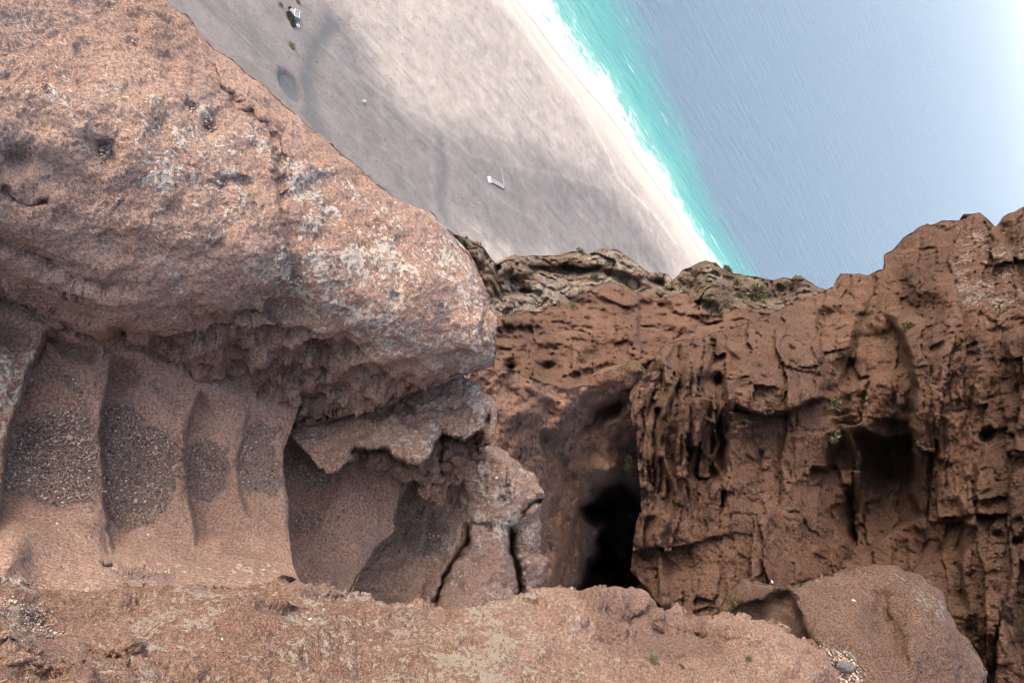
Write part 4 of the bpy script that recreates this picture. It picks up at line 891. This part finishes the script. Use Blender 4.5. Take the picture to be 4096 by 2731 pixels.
#PART4
# ------------------------------------------------------------------ loose stones, gravel, plants
import bmesh
def ico(sub):
    bm = bmesh.new(); bmesh.ops.create_icosphere(bm, subdivisions=sub, radius=1.0)
    v = np.array([q.co[:] for q in bm.verts]); f = np.array([[w_.index for w_ in fc.verts] for fc in bm.faces]); bm.free()
    return v, f
def surf(o, x, y):
    r = ROCK[o.name]; k = np.argmin((r['X'] - x) ** 2 + (r['Y'] - y) ** 2)
    n = r['N'][k]; c = r['V'][k]
    if (n * (np.array([0, 0, EYE]) - c)).sum() < 0: n = -n
    return c, n
def frame(n):
    t = np.cross(n, [0.3, 0.2, 0.9]); t /= np.linalg.norm(t); return t, np.cross(n, t), n
STONE_V, STONE_F = ico(3)
def stone(o, x, y, size, mat, seed, label, shape=(1, .8, .6), rot=0.0, group=None, cat='stone', sharp=.5, sink=.25):
    c, n = surf(o, x, y); d = float((c - np.array([0, 0, EYE])) @ FWD)
    r = size / FPX * d / 2
    v = STONE_V.copy()
    v = v * (1 + .28 * fbm(v * 1.1 + seed * 3.7, 3, seed))[:, None]
    q = np.array([_G[(seed * 17 + j) & 255] for j in range(9)])
    for g_ in q:                                   # cut flat facets
        h = v @ g_; lim = .62 + .2 * ((seed * 7) % 5) / 5
        v = v - np.maximum(h - lim, 0)[:, None] * g_ * sharp * 1.6
    v = v * np.array(shape) * r + .03 * r * fbm(v * 6, 2, 4)[:, None]
    cr, sr = math.cos(rot), math.sin(rot)
    # long axis laid along the image x axis turned by rot, on the surface
    ax = XI * cr - YI * sr; ax = ax - n * (ax @ n); ax /= np.linalg.norm(ax); ay = np.cross(n, ax)
    V = c + v[:, :1] * ax + v[:, 1:2] * ay + (v[:, 2:3] + shape[2] * r * (1 - sink) ) * n
    s_ = link_mesh(name=cat if cat != 'stone' else 'loose_stone', verts=V, faces=STONE_F, mat=mat, origin=c, smooth=True)
    return tag(s_, label, cat, group)
S_TAN = rock_mat('stone_tan', (.44, .31, .235), (.34, .23, .17), (.50, .38, .30), s=1.5, bumpd=.01, grav=False)
S_GREY = rock_mat('stone_grey', (.15, .14, .135), (.09, .083, .08), (.23, .21, .20), s=1.5, bumpd=.016, grav=False)
S_RED = rock_mat('stone_red', (.34, .20, .14), (.25, .14, .10), (.40, .26, .2), s=1.5, bumpd=.01, grav=False)
S_WHITE = plain('chalk_white', (.74, .73, .72), .8, .12, 60)
S_PALE = rock_mat('stone_pale_ridge', (.19, .155, .12), (.12, .095, .072), (.25, .21, .17), s=.2, bumpd=.02, grav=False)
i_ = 0
for (o, x, y, sz, mt, sh, rot, lab) in [
    (B, 281, 1748, 34, S_TAN, (1, .75, .5), .5, 'pale three-cornered stone on the leftmost gravel pocket'),
    (B, 696, 1868, 22, S_TAN, (1, .9, .6), 1.2, 'pale blocky stone at the right rim of the second gravel pocket'),
    (B, 756, 1935, 18, S_TAN, (1, .8, .6), 1.3, 'small tan stone at the left rim of the third gravel pocket'),
    (B, 968, 1934, 22, S_TAN, (1, .65, .6), 0, 'oval pale stone lying between the third and fourth gravel pockets'),
    (B, 546, 2012, 28, S_TAN, (1, .9, .6), .3, 'dull tan stone low in the second gravel pocket'),
    (B, 470, 2046, 28, S_GREY, (1, .8, .7), .2, 'dark grey stone near the bottom of the second gravel pocket'),
    (B, 630, 1962, 20, S_GREY, (1, .9, .7), .8, 'charcoal stone in the lower right of the second gravel pocket'),
    (B, 838, 1812, 24, S_RED, (1, .9, .5), .3, 'reddish flat stone at the top of the third gravel pocket'),
    (B, 165, 1810, 26, S_RED, (1, .9, .5), .3, 'reddish stone half sunk in the middle of the leftmost gravel pocket'),
    (B, 568, 1790, 18, S_RED, (1, .8, .6), .7, 'small reddish stone in the middle of the second gravel pocket'),
    (B, 712, 1903, 14, S_GREY, (1, .9, .7), .7, 'tiny dark stone on the bare rim right of the second gravel pocket'),
    (B, 415, 2245, 40, S_RED, (1, .55, .4), -1.0, 'slim brown rock flake over the crack at the wall foot'),
    (B, 506, 1926, 9, S_WHITE, (1, .9, .6), 0, 'tiny white chip in the second gravel pocket'),
    (B, 228, 2092, 9, S_WHITE, (1, .8, .6), 0, 'tiny white chip on bare rock under the leftmost gravel pocket'),
    (B, 590, 2142, 10, S_WHITE, (1, .8, .6), 0, 'tiny white chip on bare rock under the second gravel pocket'),
    (C, 1233, 2496, 34, S_WHITE, (1, .5, .3), .15, 'bigger white chip lying on the foreground shelf'),
    (C, 1070, 2568, 32, S_WHITE, (1, .35, .3), .1, 'long thin white chip lower on the foreground shelf'),
    (C, 1282, 2490, 10, S_WHITE, (1, .5, .4), -.4, 'white splinter just right of the bigger white chip'),
    (C, 192, 2474, 12, S_WHITE, (1, .9, .5), 0, 'small white chip in the hollow at the lower left'),
    (C, 868, 2628, 14, S_WHITE, (1, .6, .4), 0, 'small white chip near the bottom edge left of centre'),
    (E_, 3390, 2700, 74, S_GREY, (1, .9, .75), .3, 'largest dark grey stone in the gravel by the bottom edge'),
    (E_, 3418, 2640, 66, S_GREY, (1, .35, .5), .75, 'long dark grey stone leaning against the round-topped boulder'),
    (E_, 3362, 2634, 34, S_RED, (1, .7, .7), 1.1, 'brown egg-shaped stone beside the long grey stone'),
    (E_, 3274, 2602, 30, S_RED, (1, .7, .7), 1.2, 'upper rounded brown stone at the top of the gravel patch'),
    (E_, 3276, 2624, 28, S_TAN, (1, .8, .7), .4, 'pale tan stone just below the rounded brown one'),
    (E_, 3383, 2671, 26, S_TAN, (1, .8, .6), .1, 'tan stone resting right above the largest dark grey stone'),
    (E_, 3338, 2670, 24, S_TAN, (1, .8, .7), .4, 'tan stone left of the largest dark grey stone'),
    (E_, 3310, 2612, 20, S_GREY, (1, .6, .7), 1.0, 'small slate-grey stone in the upper gravel patch'),
    (E_, 3412, 2412, 16, S_WHITE, (1, .8, .4), .9, 'white lichen-like chip on the face of the round-topped boulder'),
    (F_, 1990, 1913, 16, S_WHITE, (1, .8, .5), .3, 'white chip on the shoulder of the cracked boulder'),
    (F_, 2052, 1932, 9, S_WHITE, (.6, 1, .5), .3, 'lower tiny white chip on the cracked boulder'),
    (F_, 2074, 1918, 9, S_WHITE, (.6, 1, .5), .3, 'upper tiny white chip on the cracked boulder'),
    (H_, 3083, 2330, 22, S_WHITE, (.5, 1, .4), .2, 'white streak-like chip low on the red cliff'),
    (J1, 2286, 1176, 52, S_PALE, (1, .8, .8), .2, 'pale rounded boulder sitting on the back ridge'),
    (J1, 2556, 1142, 70, S_PALE, (1, .8, .8), .4, 'large pale grey boulder on the right of the back ridge'),
    (J1, 2630, 1178, 46, S_PALE, (.8, 1, .8), .2, 'whitish boulder next to the large pale grey one'),
    (J1, 2668, 1150, 32, S_PALE, (1, .8, .8), .9, 'small pale boulder near the notch of the back ridge'),
    (J1, 2672, 1196, 34, S_PALE, (1, .8, .8), .1, 'pale boulder lowest in the notch of the back ridge'),
    (J1, 2600, 1104, 40, S_PALE, (1, .7, .8), .1, 'mottled boulder on the crest left of the notch')]:
    i_ += 1
    nm = 'chip' if mt is S_WHITE else ('boulder' if o in (J1, H_) else 'stone')
    stone(o, x, y, sz, mt, i_, lab, sh, rot, None, nm)

# gravel: far too many grains to count
m = NT('gravel_grains'); cc = m.attr('tone')
col = m.mix(m.rng(cc, .3, .75), (.17, .138, .122), (.36, .25, .19))
col = m.mix(m.rng(cc, .86, .93), col, (.52, .38, .30))
col = m.mix(m.rng(cc, .10, .04), col, (.07, .06, .057))
m.set(m.b.inputs['Base Color'], col)
M_GRAVEL = m.m
GV, GF = ico(1)
GV2 = np.array([[1, 0, 0], [-1, 0, 0], [0, 1, 0], [0, -1, 0], [0, 0, 1], [0, 0, -1]], float)
def gravel(o, count, r0, r1, seed, label, thr=.5):
    rk = ROCK[o.name]; rg = np.random.default_rng(seed)
    w_ = np.clip(rk['AT']['gravel'] - thr + .2, 0, .5) + .008 * (rk['AT']['gravel'] > .05)
    dpt = ((rk['V'] - np.array([0, 0, EYE])) ** 2).sum(1)
    k = rg.choice(len(w_), count, p=w_ * dpt / (w_ * dpt).sum())
    c = rk['V'][k] + rg.normal(0, .0035, (count, 3)); n = rk['N'][k]
    sg = np.sign(((np.array([0, 0, EYE]) - c) * n).sum(1))[:, None]; n = n * sg
    r = r0 + (r1 - r0) * rg.random(count) ** 3
    sc = r[:, None, None] * rg.uniform(.6, 1.15, (count, 1, 3))
    A3 = rg.normal(size=(count, 3, 3)); Q, _ = np.linalg.qr(A3)
    jit = 1 + rg.uniform(-.18, .18, (count, len(GV), 1))
    V = np.einsum('nij,nvj->nvi', Q, GV[None] * jit * sc) + (c + n * r[:, None] * .35)[:, None]
    Fq = (GF[None] + (np.arange(count) * len(GV))[:, None, None]).reshape(-1, 3)
    ob = link_mesh('gravel', V.reshape(-1, 3), Fq, M_GRAVEL, smooth=False, attrs=dict(tone=np.repeat(rg.random(count), len(GV))))
    return tag(ob, label, 'gravel', kind='stuff')
gravel(B, 12000, .0022, .0065, 1, 'dark gravel lying in the ledge pockets')
gravel(D2, 2600, .0028, .007, 2, 'dark gravel on the sandy slab')
gravel(F_, 1600, .003, .008, 3, 'brown gravel on the cracked boulder', .3)
gravel(A, 500, .003, .008, 4, 'brown gravel in the pits of the huge boulder', .4)
gravel(E_, 900, .004, .011, 5, 'tan gravel in the hollow of the round-topped boulder')
gravel(C, 600, .002, .006, 6, 'brown gravel in the foreground hollow', .3)

# small plants
def leaf_mat(name, c1, c2):
    m_ = NT(name); n_ = m_.noise(m_.coord(), 30, 3, .6)
    m_.set(m_.b.inputs['Base Color'], m_.mix(m_.rng(n_, .35, .65), c1, c2)); return m_.m
M_LEAF = leaf_mat('shrub_leaf', (.07, .068, .035), (.13, .12, .065))
M_DRY = leaf_mat('dry_twigs', (.11, .095, .055), (.20, .18, .11))
def tuft_mesh(seed, count, r, blade, h=1.0):
    rg = np.random.default_rng(seed)
    d = rg.normal(size=(count, 3)); d /= np.linalg.norm(d, axis=1)[:, None]; d[:, 2] = np.abs(d[:, 2])
    p = d * r * rg.random((count, 1)) ** .45 * np.array([1, 1, h])
    a = rg.normal(size=(count, 3)); a /= np.linalg.norm(a, axis=1)[:, None]
    b = np.cross(a, d); b /= np.linalg.norm(b, axis=1)[:, None] + 1e-9
    l = blade * rg.uniform(.6, 1.3, (count, 1))
    V = np.stack([p - b * l * .3, p + b * l * .3, p + (a * .4 + d) * l], 1).reshape(-1, 3)
    return V, np.arange(count * 3).reshape(-1, 3)
def shrub(o, x, y, size, mat, seed, label, count=260, h=.8):
    c, n = surf(o, x, y); d = float((c - np.array([0, 0, EYE])) @ FWD); r = size / FPX * d / 2
    V, Fq = tuft_mesh(seed, count, r, r * .33, h)
    t, b, n_ = frame(n * .5 + np.array([0, 0, .5])); n_ = n_ / np.linalg.norm(n_); t, b, n_ = frame(n_)
    V = c + V[:, :1] * t + V[:, 1:2] * b + V[:, 2:3] * n_
    return tag(link_mesh('shrub', V, Fq, mat, origin=c, smooth=False), label, 'shrub')
for k_, (o, x, y, sz, mt, lab) in enumerate([
    (J2, 2908, 1082, 44, M_LEAF, 'dark green bush on the skyline of the grey knoll'),
    (J2, 2862, 1064, 30, M_DRY, 'dry bush at the top of the grey knoll'),
    (J2, 3030, 1165, 70, M_LEAF, 'low green bush on the flank of the knoll'),
    (J2, 2965, 1195, 60, M_LEAF, 'green bush lower left on the knoll flank'),
    (J2, 3055, 1212, 34, M_DRY, 'yellowish bush at the foot of the knoll'),
    (J2, 2950, 1130, 40, M_DRY, 'dry bush in the middle of the knoll flank'),
    (J1, 2320, 1012, 44, M_DRY, 'brown bush on the crest of the back ridge'),
    (J1, 2380, 1120, 50, M_LEAF, 'green bush in the hollow of the back ridge'),
    (J1, 2120, 1100, 40, M_DRY, 'dry bush on the left of the back ridge'),
    (I_, 2290, 1228, 40, M_DRY, 'dry bush on the edge of the crumbly slope'),
    (I_, 2745, 1175, 30, M_LEAF, 'tuft on the pointed top of the crumbly slope'),
    (H_, 3040, 1468, 26, M_LEAF, 'lone green tuft on the cliff ledge'),
    (H_, 3640, 1310, 60, M_LEAF, 'green tuft in the upper cliff hollow'),
    (H_, 3340, 1620, 60, M_LEAF, 'dark tuft hanging beside the square block'),
    (H_, 3330, 1740, 60, M_DRY, 'dry tuft below the square block'),
    (E_, 3325, 2302, 26, M_LEAF, 'little green sprig on the rim of the round-topped boulder'),
    (C, 2590, 2700, 60, M_DRY, 'flat dry tuft on the shelf by the bottom edge'),
    (C, 2700, 2706, 46, M_LEAF, 'greenish tuft right of the flat dry one'),
    (C, 2990, 2664, 50, M_DRY, 'wiry tuft on the right part of the shelf'),
    (A, 1334, 578, 18, M_DRY, 'tiny dry tuft on the skyline of the huge boulder'),
    (G_, 2500, 1850, 70, M_DRY, 'grey dry bush hanging in the cleft')]):
    shrub(o, x, y, sz, mt, 100 + k_, lab, 320, .6)

# ------------------------------------------------------------------ things on the plain
def box(bmv, bmf, c, ax, ay, az, sx, sy, sz):
    n0 = len(bmv)
    for k in range(8):
        a, b, cc_ = (1 if k & 1 else -1), (1 if k & 2 else -1), (1 if k & 4 else -1)
        bmv.append(c + ax * a * sx / 2 + ay * b * sy / 2 + az * cc_ * sz / 2)
    for f in ((0, 2, 3, 1), (4, 5, 7, 6), (0, 1, 5, 4), (2, 6, 7, 3), (1, 3, 7, 5), (0, 4, 6, 2)): bmf.append([n0 + q for q in f])
UP = np.array([0, 0, 1.0])
def boxes(name, lst, mat, parent):
    v, f = [], []
    for a in lst: box(v, f, *a)
    return link_mesh(name, np.array(v), f, mat, parent=parent, smooth=False)
W_WHITE = plain('white_plaster', (.55, .55, .55), .8, .08, 2)
W_GREY = plain('grey_render', (.30, .285, .28), .9, .1, 2)
W_ROOF = plain('roof_terrace', (.27, .235, .22), .9, .2, 1)
W_DARK = plain('window_dark', (.03, .03, .035), .3, .1, 2)
W_RED = plain('red_tarp', (.55, .10, .09), .7, .1, 2)
W_STONE = plain('ruin_stone', (.22, .21, .195), .9, .25, 1.2)
gz = on_land(1180, 62)[2]
rc = [ground(np.array(x), np.array(y), gz + 3.0) for x, y in ((1180.5, 36.5), (1201., 49.), (1196., 73.), (1175., 64.5))]
hc = sum(rc) / 4; e1 = (rc[1] - rc[0] + rc[2] - rc[3]) / 2; e2 = (rc[3] - rc[0] + rc[2] - rc[1]) / 2
l1, l2_ = np.linalg.norm(e1), np.linalg.norm(e2); e1 /= l1; e2 = e2 - e1 * (e2 @ e1); e2 /= np.linalg.norm(e2)
house = empty('house', (hc[0], hc[1], gz - .3)); tag(house, 'small white flat-roofed house beside dark trees on the plain', 'house')
H0 = np.array([hc[0], hc[1], gz])
boxes('wall', [(H0 + UP * 1.3, e1, e2, UP, l1 - .1, l2_ - .1, 3.4)], W_WHITE, house)
rf = boxes('roof', [(H0 + UP * 3.06, e1, e2, UP, l1 - .5, l2_ - .5, .12)], W_ROOF, house)
for s_ in (-1, 1):
    boxes('parapet', [(H0 + UP * 3.25 + e1 * s_ * (l1 / 2 - .15), e1, e2, UP, .32, l2_, .6)], W_WHITE, house)
    boxes('parapet', [(H0 + UP * 3.25 + e2 * s_ * (l2_ / 2 - .15), e1, e2, UP, l1 - .66, .32, .6)], W_WHITE, house)
for k in (-.25, .25):
    for s_ in (-1, 1):
        boxes('window', [(H0 + UP * 1.6 + e1 * k * l1 + e2 * s_ * (l2_ / 2), e1, e2, UP, .9, .12, 1.1)], W_DARK, house)
boxes('door', [(H0 + UP * 1.0 - e1 * (l1 / 2), e1, e2, UP, .12, 1.0, 2.1)], W_DARK, house)
boxes('porch', [(H0 + UP * 1.1 - e1 * (l1 / 2 + 1.2), e1, e2, UP, 2.2, l2_ * .9, 2.6)], W_GREY, house)
boxes('water_tank', [(H0 + UP * 3.9 - e2 * (l2_ / 2 - .9) - e1 * (l1 / 2 - .9), e1, e2, UP, 1.5, 1.2, 1.1)], W_WHITE, rf)
tp = on_land(1160, 53)
tarp_o = empty('tarp', tp); tag(tarp_o, 'small red tarp by the white house', 'tarp')
boxes('sheet', [(tp + UP * .9, e1, e2, UP, 2.0, 1.6, .06)], W_RED, tarp_o)
for a in (-.8, .8):
    boxes('pole', [(tp + UP * .45 + e1 * a, e1, e2, UP, .08, .08, .9)], W_GREY, tarp_o)
# round white cistern and a little white hut
def disc(name, c, r, h, mat, parent, taper=.85, n=20):
    a = np.linspace(0, 2 * math.pi, n, endpoint=False)
    v = [c + np.array([math.cos(t_) * r, math.sin(t_) * r, 0]) for t_ in a] + [c + np.array([math.cos(t_) * r * taper, math.sin(t_) * r * taper, h]) for t_ in a] + [c + UP * h * 1.15]
    f = [[k, (k + 1) % n, n + (k + 1) % n, n + k] for k in range(n)] + [[n + k, n + (k + 1) % n, 2 * n] for k in range(n)]
    return link_mesh(name, np.array(v), f, mat, parent=parent, smooth=False)
cp = on_land(1190, 106); ci = empty('cistern', cp); tag(ci, 'round white cistern near the dark trees', 'cistern')
disc('tank', cp - UP * .3, 1.3, 1.5, W_WHITE, ci); disc('lid', cp + UP * 1.25, .5, .3, W_GREY, ci)
hp = on_land(1455, 409); hu = empty('hut', hp); tag(hu, 'tiny white hut alone on the plain', 'hut')
boxes('wall', [(hp + UP * .6, e1, e2, UP, 2.0, 1.8, 1.9)], W_WHITE, hu)
link_mesh('roof', np.array([hp + UP * 1.56 + e1 * a * 1.15 + e2 * b * 1.05 for a, b in ((-1, -1), (1, -1), (1, 1), (-1, 1))] + [hp + UP * 2.1 - e2 * 1.05, hp + UP * 2.1 + e2 * 1.05]), [[0, 4, 1], [3, 2, 5], [0, 3, 5, 4], [1, 4, 5, 2], [0, 1, 2, 3]], W_GREY, parent=hu, smooth=False)
boxes('door', [(hp + UP * .6 - e1 * 1.0, e1, e2, UP, .1, .7, 1.4)], W_DARK, hu)
# ruined enclosure
def wall_run(name, pts, h, wd, mat, parent):
    v, f = [], []
    rg = np.random.default_rng(7)
    for (a, b) in zip(pts[:-1], pts[1:]):
        a, b = np.array(a), np.array(b); d = b - a; ln = np.linalg.norm(d[:2]); nseg = max(2, int(ln / 1.6))
        for j in range(nseg):
            p0, p1 = a + d * j / nseg, a + d * (j + 1) / nseg; c = (p0 + p1) / 2; u = (p1 - p0); u[2] = 0; l_ = np.linalg.norm(u); u /= l_
            hh = h * rg.uniform(.7, 1.15)
            box(v, f, c + UP * (hh / 2 - .3), u, np.cross(UP, u), UP, l_ * .98, wd * rg.uniform(.85, 1.1), hh + .3)
    return link_mesh(name, np.array(v), f, mat, parent=parent, smooth=False)
ru = empty('ruin', on_land(1985, 735)); tag(ru, 'pale ruined stone enclosure on the dark plain', 'ruin')
wall_run('long_wall', [on_land(1999, 662), on_land(2008, 700), on_land(2015, 735), on_land(2016, 752)], 1.1, .8, W_STONE, ru)
wall_run('end_wall', [on_land(1953, 708), on_land(1959, 732)], 1.6, 2.4, W_WHITE, ru)
pv = np.array([on_land(1963, 712) + UP * .55, on_land(2014, 741) + UP * .55, on_land(2015, 757) + UP * .55, on_land(1967, 730) + UP * .55])
link_mesh('floor', np.vstack([pv, pv - UP * 1.2]), [[0, 1, 2, 3], [0, 4, 5, 1], [1, 5, 6, 2], [2, 6, 7, 3], [3, 7, 4, 0]], W_STONE, parent=ru, smooth=False)
# trees by the house
def tree(x, y, rad, hgt, seed, label, mat):
    p = on_land(x, y); t_ = empty('tree', p); tag(t_, label, 'tree')
    a = np.linspace(0, 2 * math.pi, 8, endpoint=False)
    v, f = [], []
    for q, (zz, r) in enumerate(((-.3, .22), (hgt * .35, .16), (hgt * .7, .07))):
        for k in a: v.append(p + np.array([math.cos(k) * r + .1 * q, math.sin(k) * r, zz]))
    for q in range(2):
        for k in range(8): f.append([q * 8 + k, q * 8 + (k + 1) % 8, q * 8 + 8 + (k + 1) % 8, q * 8 + 8 + k])
    link_mesh('trunk', np.array(v), f, W_TRUNK, parent=t_)
    V, Fq = tuft_mesh(seed, 1500, 1.0, .22, 1.0)
    rg = np.random.default_rng(seed); keep = fbm(V[::3] * 2.2 + seed, 2, seed) > -.28
    Fq = Fq[keep]
    V = p + V * np.array([rad, rad, hgt * .75]) + UP * hgt * .28
    link_mesh('crown', V, Fq, mat, parent=t_, smooth=False)
W_TRUNK = plain('bark', (.10, .075, .055), .95, .3, 3)
M_TREE = leaf_mat('tree_leaf', (.018, .034, .014), (.045, .07, .03))
M_YEL = leaf_mat('yellow_bush', (.13, .12, .045), (.21, .19, .08))
for k_, (x, y, r, h, lab) in enumerate([(1152, 62, 2.0, 3.2, 'dark tree nearest the left wall of the white house'), (1160, 75, 2.3, 3.6, 'largest dark tree in the row beside the house'), (1166, 90, 2.0, 3.2, 'dark tree in the middle of the row below the house'), (1170, 104, 1.6, 2.6, 'lowest dark tree of the row near the round cistern'), (1158, 38, 1.4, 1.8, 'dark bushy tree at the upper left corner of the house')]):
    tree(x, y, r, h, 300 + k_, lab, M_TREE)
tree(1166, 185, 2.2, 1.5, 320, 'yellow-green bush on the bank below the dark trees', M_YEL)
tree(1122, 20, 1.5, 1.3, 321, 'yellow-green bush on the bank above the house', M_YEL)
tree(1190, 10, 1.6, 1.4, 322, 'olive bush by the pale yard above the house', M_YEL)
# low scrub dotting the plain
rg = np.random.default_rng(12)
n_s = 22000
ss = rg.uniform(55, 440, n_s); ts = rg.uniform(-150, 520, n_s)
pp = np.stack([ss / 45, ts / 45, np.zeros(n_s)], 1)
keep = (fbm(pp, 3, 33) + .25 * rg.normal(size=n_s)) > -.05
ss, ts = ss[keep], ts[keep]; n_s = len(ss)
w0 = SH0 + ss[:, None] * SDIR + ts[:, None] * TDIR
# sit them on the ground sheet: nearest grid vertex
ki = np.clip(np.searchsorted(SS, ss), 1, len(SS) - 1); kt = np.clip(np.searchsorted(TT, ts), 1, len(TT) - 1)
zz = LANDV[:, 2].reshape(len(SS), len(TT))[ki, kt]
V6, F6 = ico(1)
rr = .13 + .42 * rg.random(n_s) ** 5
jit = 1 + rg.uniform(-.3, .3, (n_s, len(V6), 1))
VV = V6[None] * jit * (rr[:, None, None] * np.array([1, 1, .6])) + np.stack([w0[:, 0], w0[:, 1], zz], 1)[:, None]
FF = (F6[None] + (np.arange(n_s) * len(V6))[:, None, None]).reshape(-1, 3)
m = NT('scrub'); tn = m.attr('tone')
m.set(m.b.inputs['Base Color'], m.mix(m.rng(tn, .55, .95), (.085, .08, .07), (.16, .14, .1)))
sc = link_mesh('scrub', VV.reshape(-1, 3), FF, m.m, smooth=False, attrs=dict(tone=np.repeat(rg.random(n_s), len(V6))))
tag(sc, 'scattered low scrub dotting the coastal plain', kind='stuff')
HAZE, CLOUD = 0.38e-4, True
# ------------------------------------------------------------------ clouds shading part of the plain, and the hazy air
def cloud(lumps, height, name, label, extra=()):
    """a flat-based cumulus bank whose shadow falls around the given ground pixels"""
    vs, fs, n = [], [], 0
    import bmesh
    cps = []
    for (x, y, r) in lumps:
        gpt = on_land(x, y); cps.append((gpt + L * ((height - gpt[2]) / L[2]), r))
    cps += [(np.array(e_[:3]) + L * ((height - e_[2]) / L[2]), e_[3]) for e_ in extra]
    for cpt, r in cps:
        bm = bmesh.new(); bmesh.ops.create_icosphere(bm, subdivisions=4, radius=1.0)
        v = np.array([q.co[:] for q in bm.verts]); f = [[w_.index for w_ in fc.verts] for fc in bm.faces]; bm.free()
        v = v * (1 + .22 * fbm(v * 1.7 + cpt / 50, 4, 3))[:, None] * np.array([r, r, r * .35])
        vs.append(v + cpt); fs += [[i + n for i in ff] for ff in f]; n += len(v)
    mm = NT('cloud_white'); mm.set(mm.b.inputs['Base Color'], (.8, .8, .8))
    o = link_mesh(name, np.vstack(vs), np.array(fs), mm.m)
    tag(o, label, 'cloud'); return o
CL = [(700, 60, 45), (900, 60, 40), (1050, 120, 38), (1200, 60, 36), (1320, 60, 26), (1250, 200, 36), (1380, 220, 28), (1100, 330, 42), (1350, 400, 36), (1500, 420, 30), (1300, 520, 40), (1620, 560, 32), (1500, 600, 40), (1750, 600, 30), (1650, 780, 42), (1850, 760, 42), (1900, 640, 30), (2030, 700, 36), (2050, 880, 46), (2180, 680, 32), (2230, 800, 40), (2330, 760, 34), (2420, 820, 36), (2300, 960, 46), (2520, 930, 36), (2480, 1050, 46), (2620, 1040, 32)]
if CLOUD: cloud(CL, 560.0, 'cloud', 'white cloud bank above the plain, outside the frame')
if CLOUD: cloud([], 640.0, 'cloud', 'grey cloud patch above the cliff top, outside the frame', [(0, 10, 420, 60), (40, 40, 420, 60), (-30, 0, 420, 50), (60, -40, 420, 60), (20, -30, 420, 50)])
if HAZE:
    hz = NT('haze_air'); t = hz.t
    t.nodes.remove(hz.b)
    vol = t.nodes.new('ShaderNodeVolumePrincipled')
    vol.inputs['Color'].default_value = (.92, .95, 1, 1)
    vol.inputs['Density'].default_value = HAZE
    vol.inputs['Anisotropy'].default_value = 0.0
    t.links.new(vol.outputs[0], hz.out.inputs['Volume'])
    R_ = 90000.0; z0, z1 = -60.0, 440.0
    hv = [(sx * R_, sy * R_, z) for z in (z0, z1) for sx, sy in ((-1, -1), (1, -1), (1, 1), (-1, 1))]
    ho = link_mesh('haze', hv, [[3, 2, 1, 0], [4, 5, 6, 7], [0, 1, 5, 4], [1, 2, 6, 5], [2, 3, 7, 6], [3, 0, 4, 7]], hz.m, smooth=False)
    tag(ho, 'thin sea haze between the cliff and the horizon', kind='stuff')
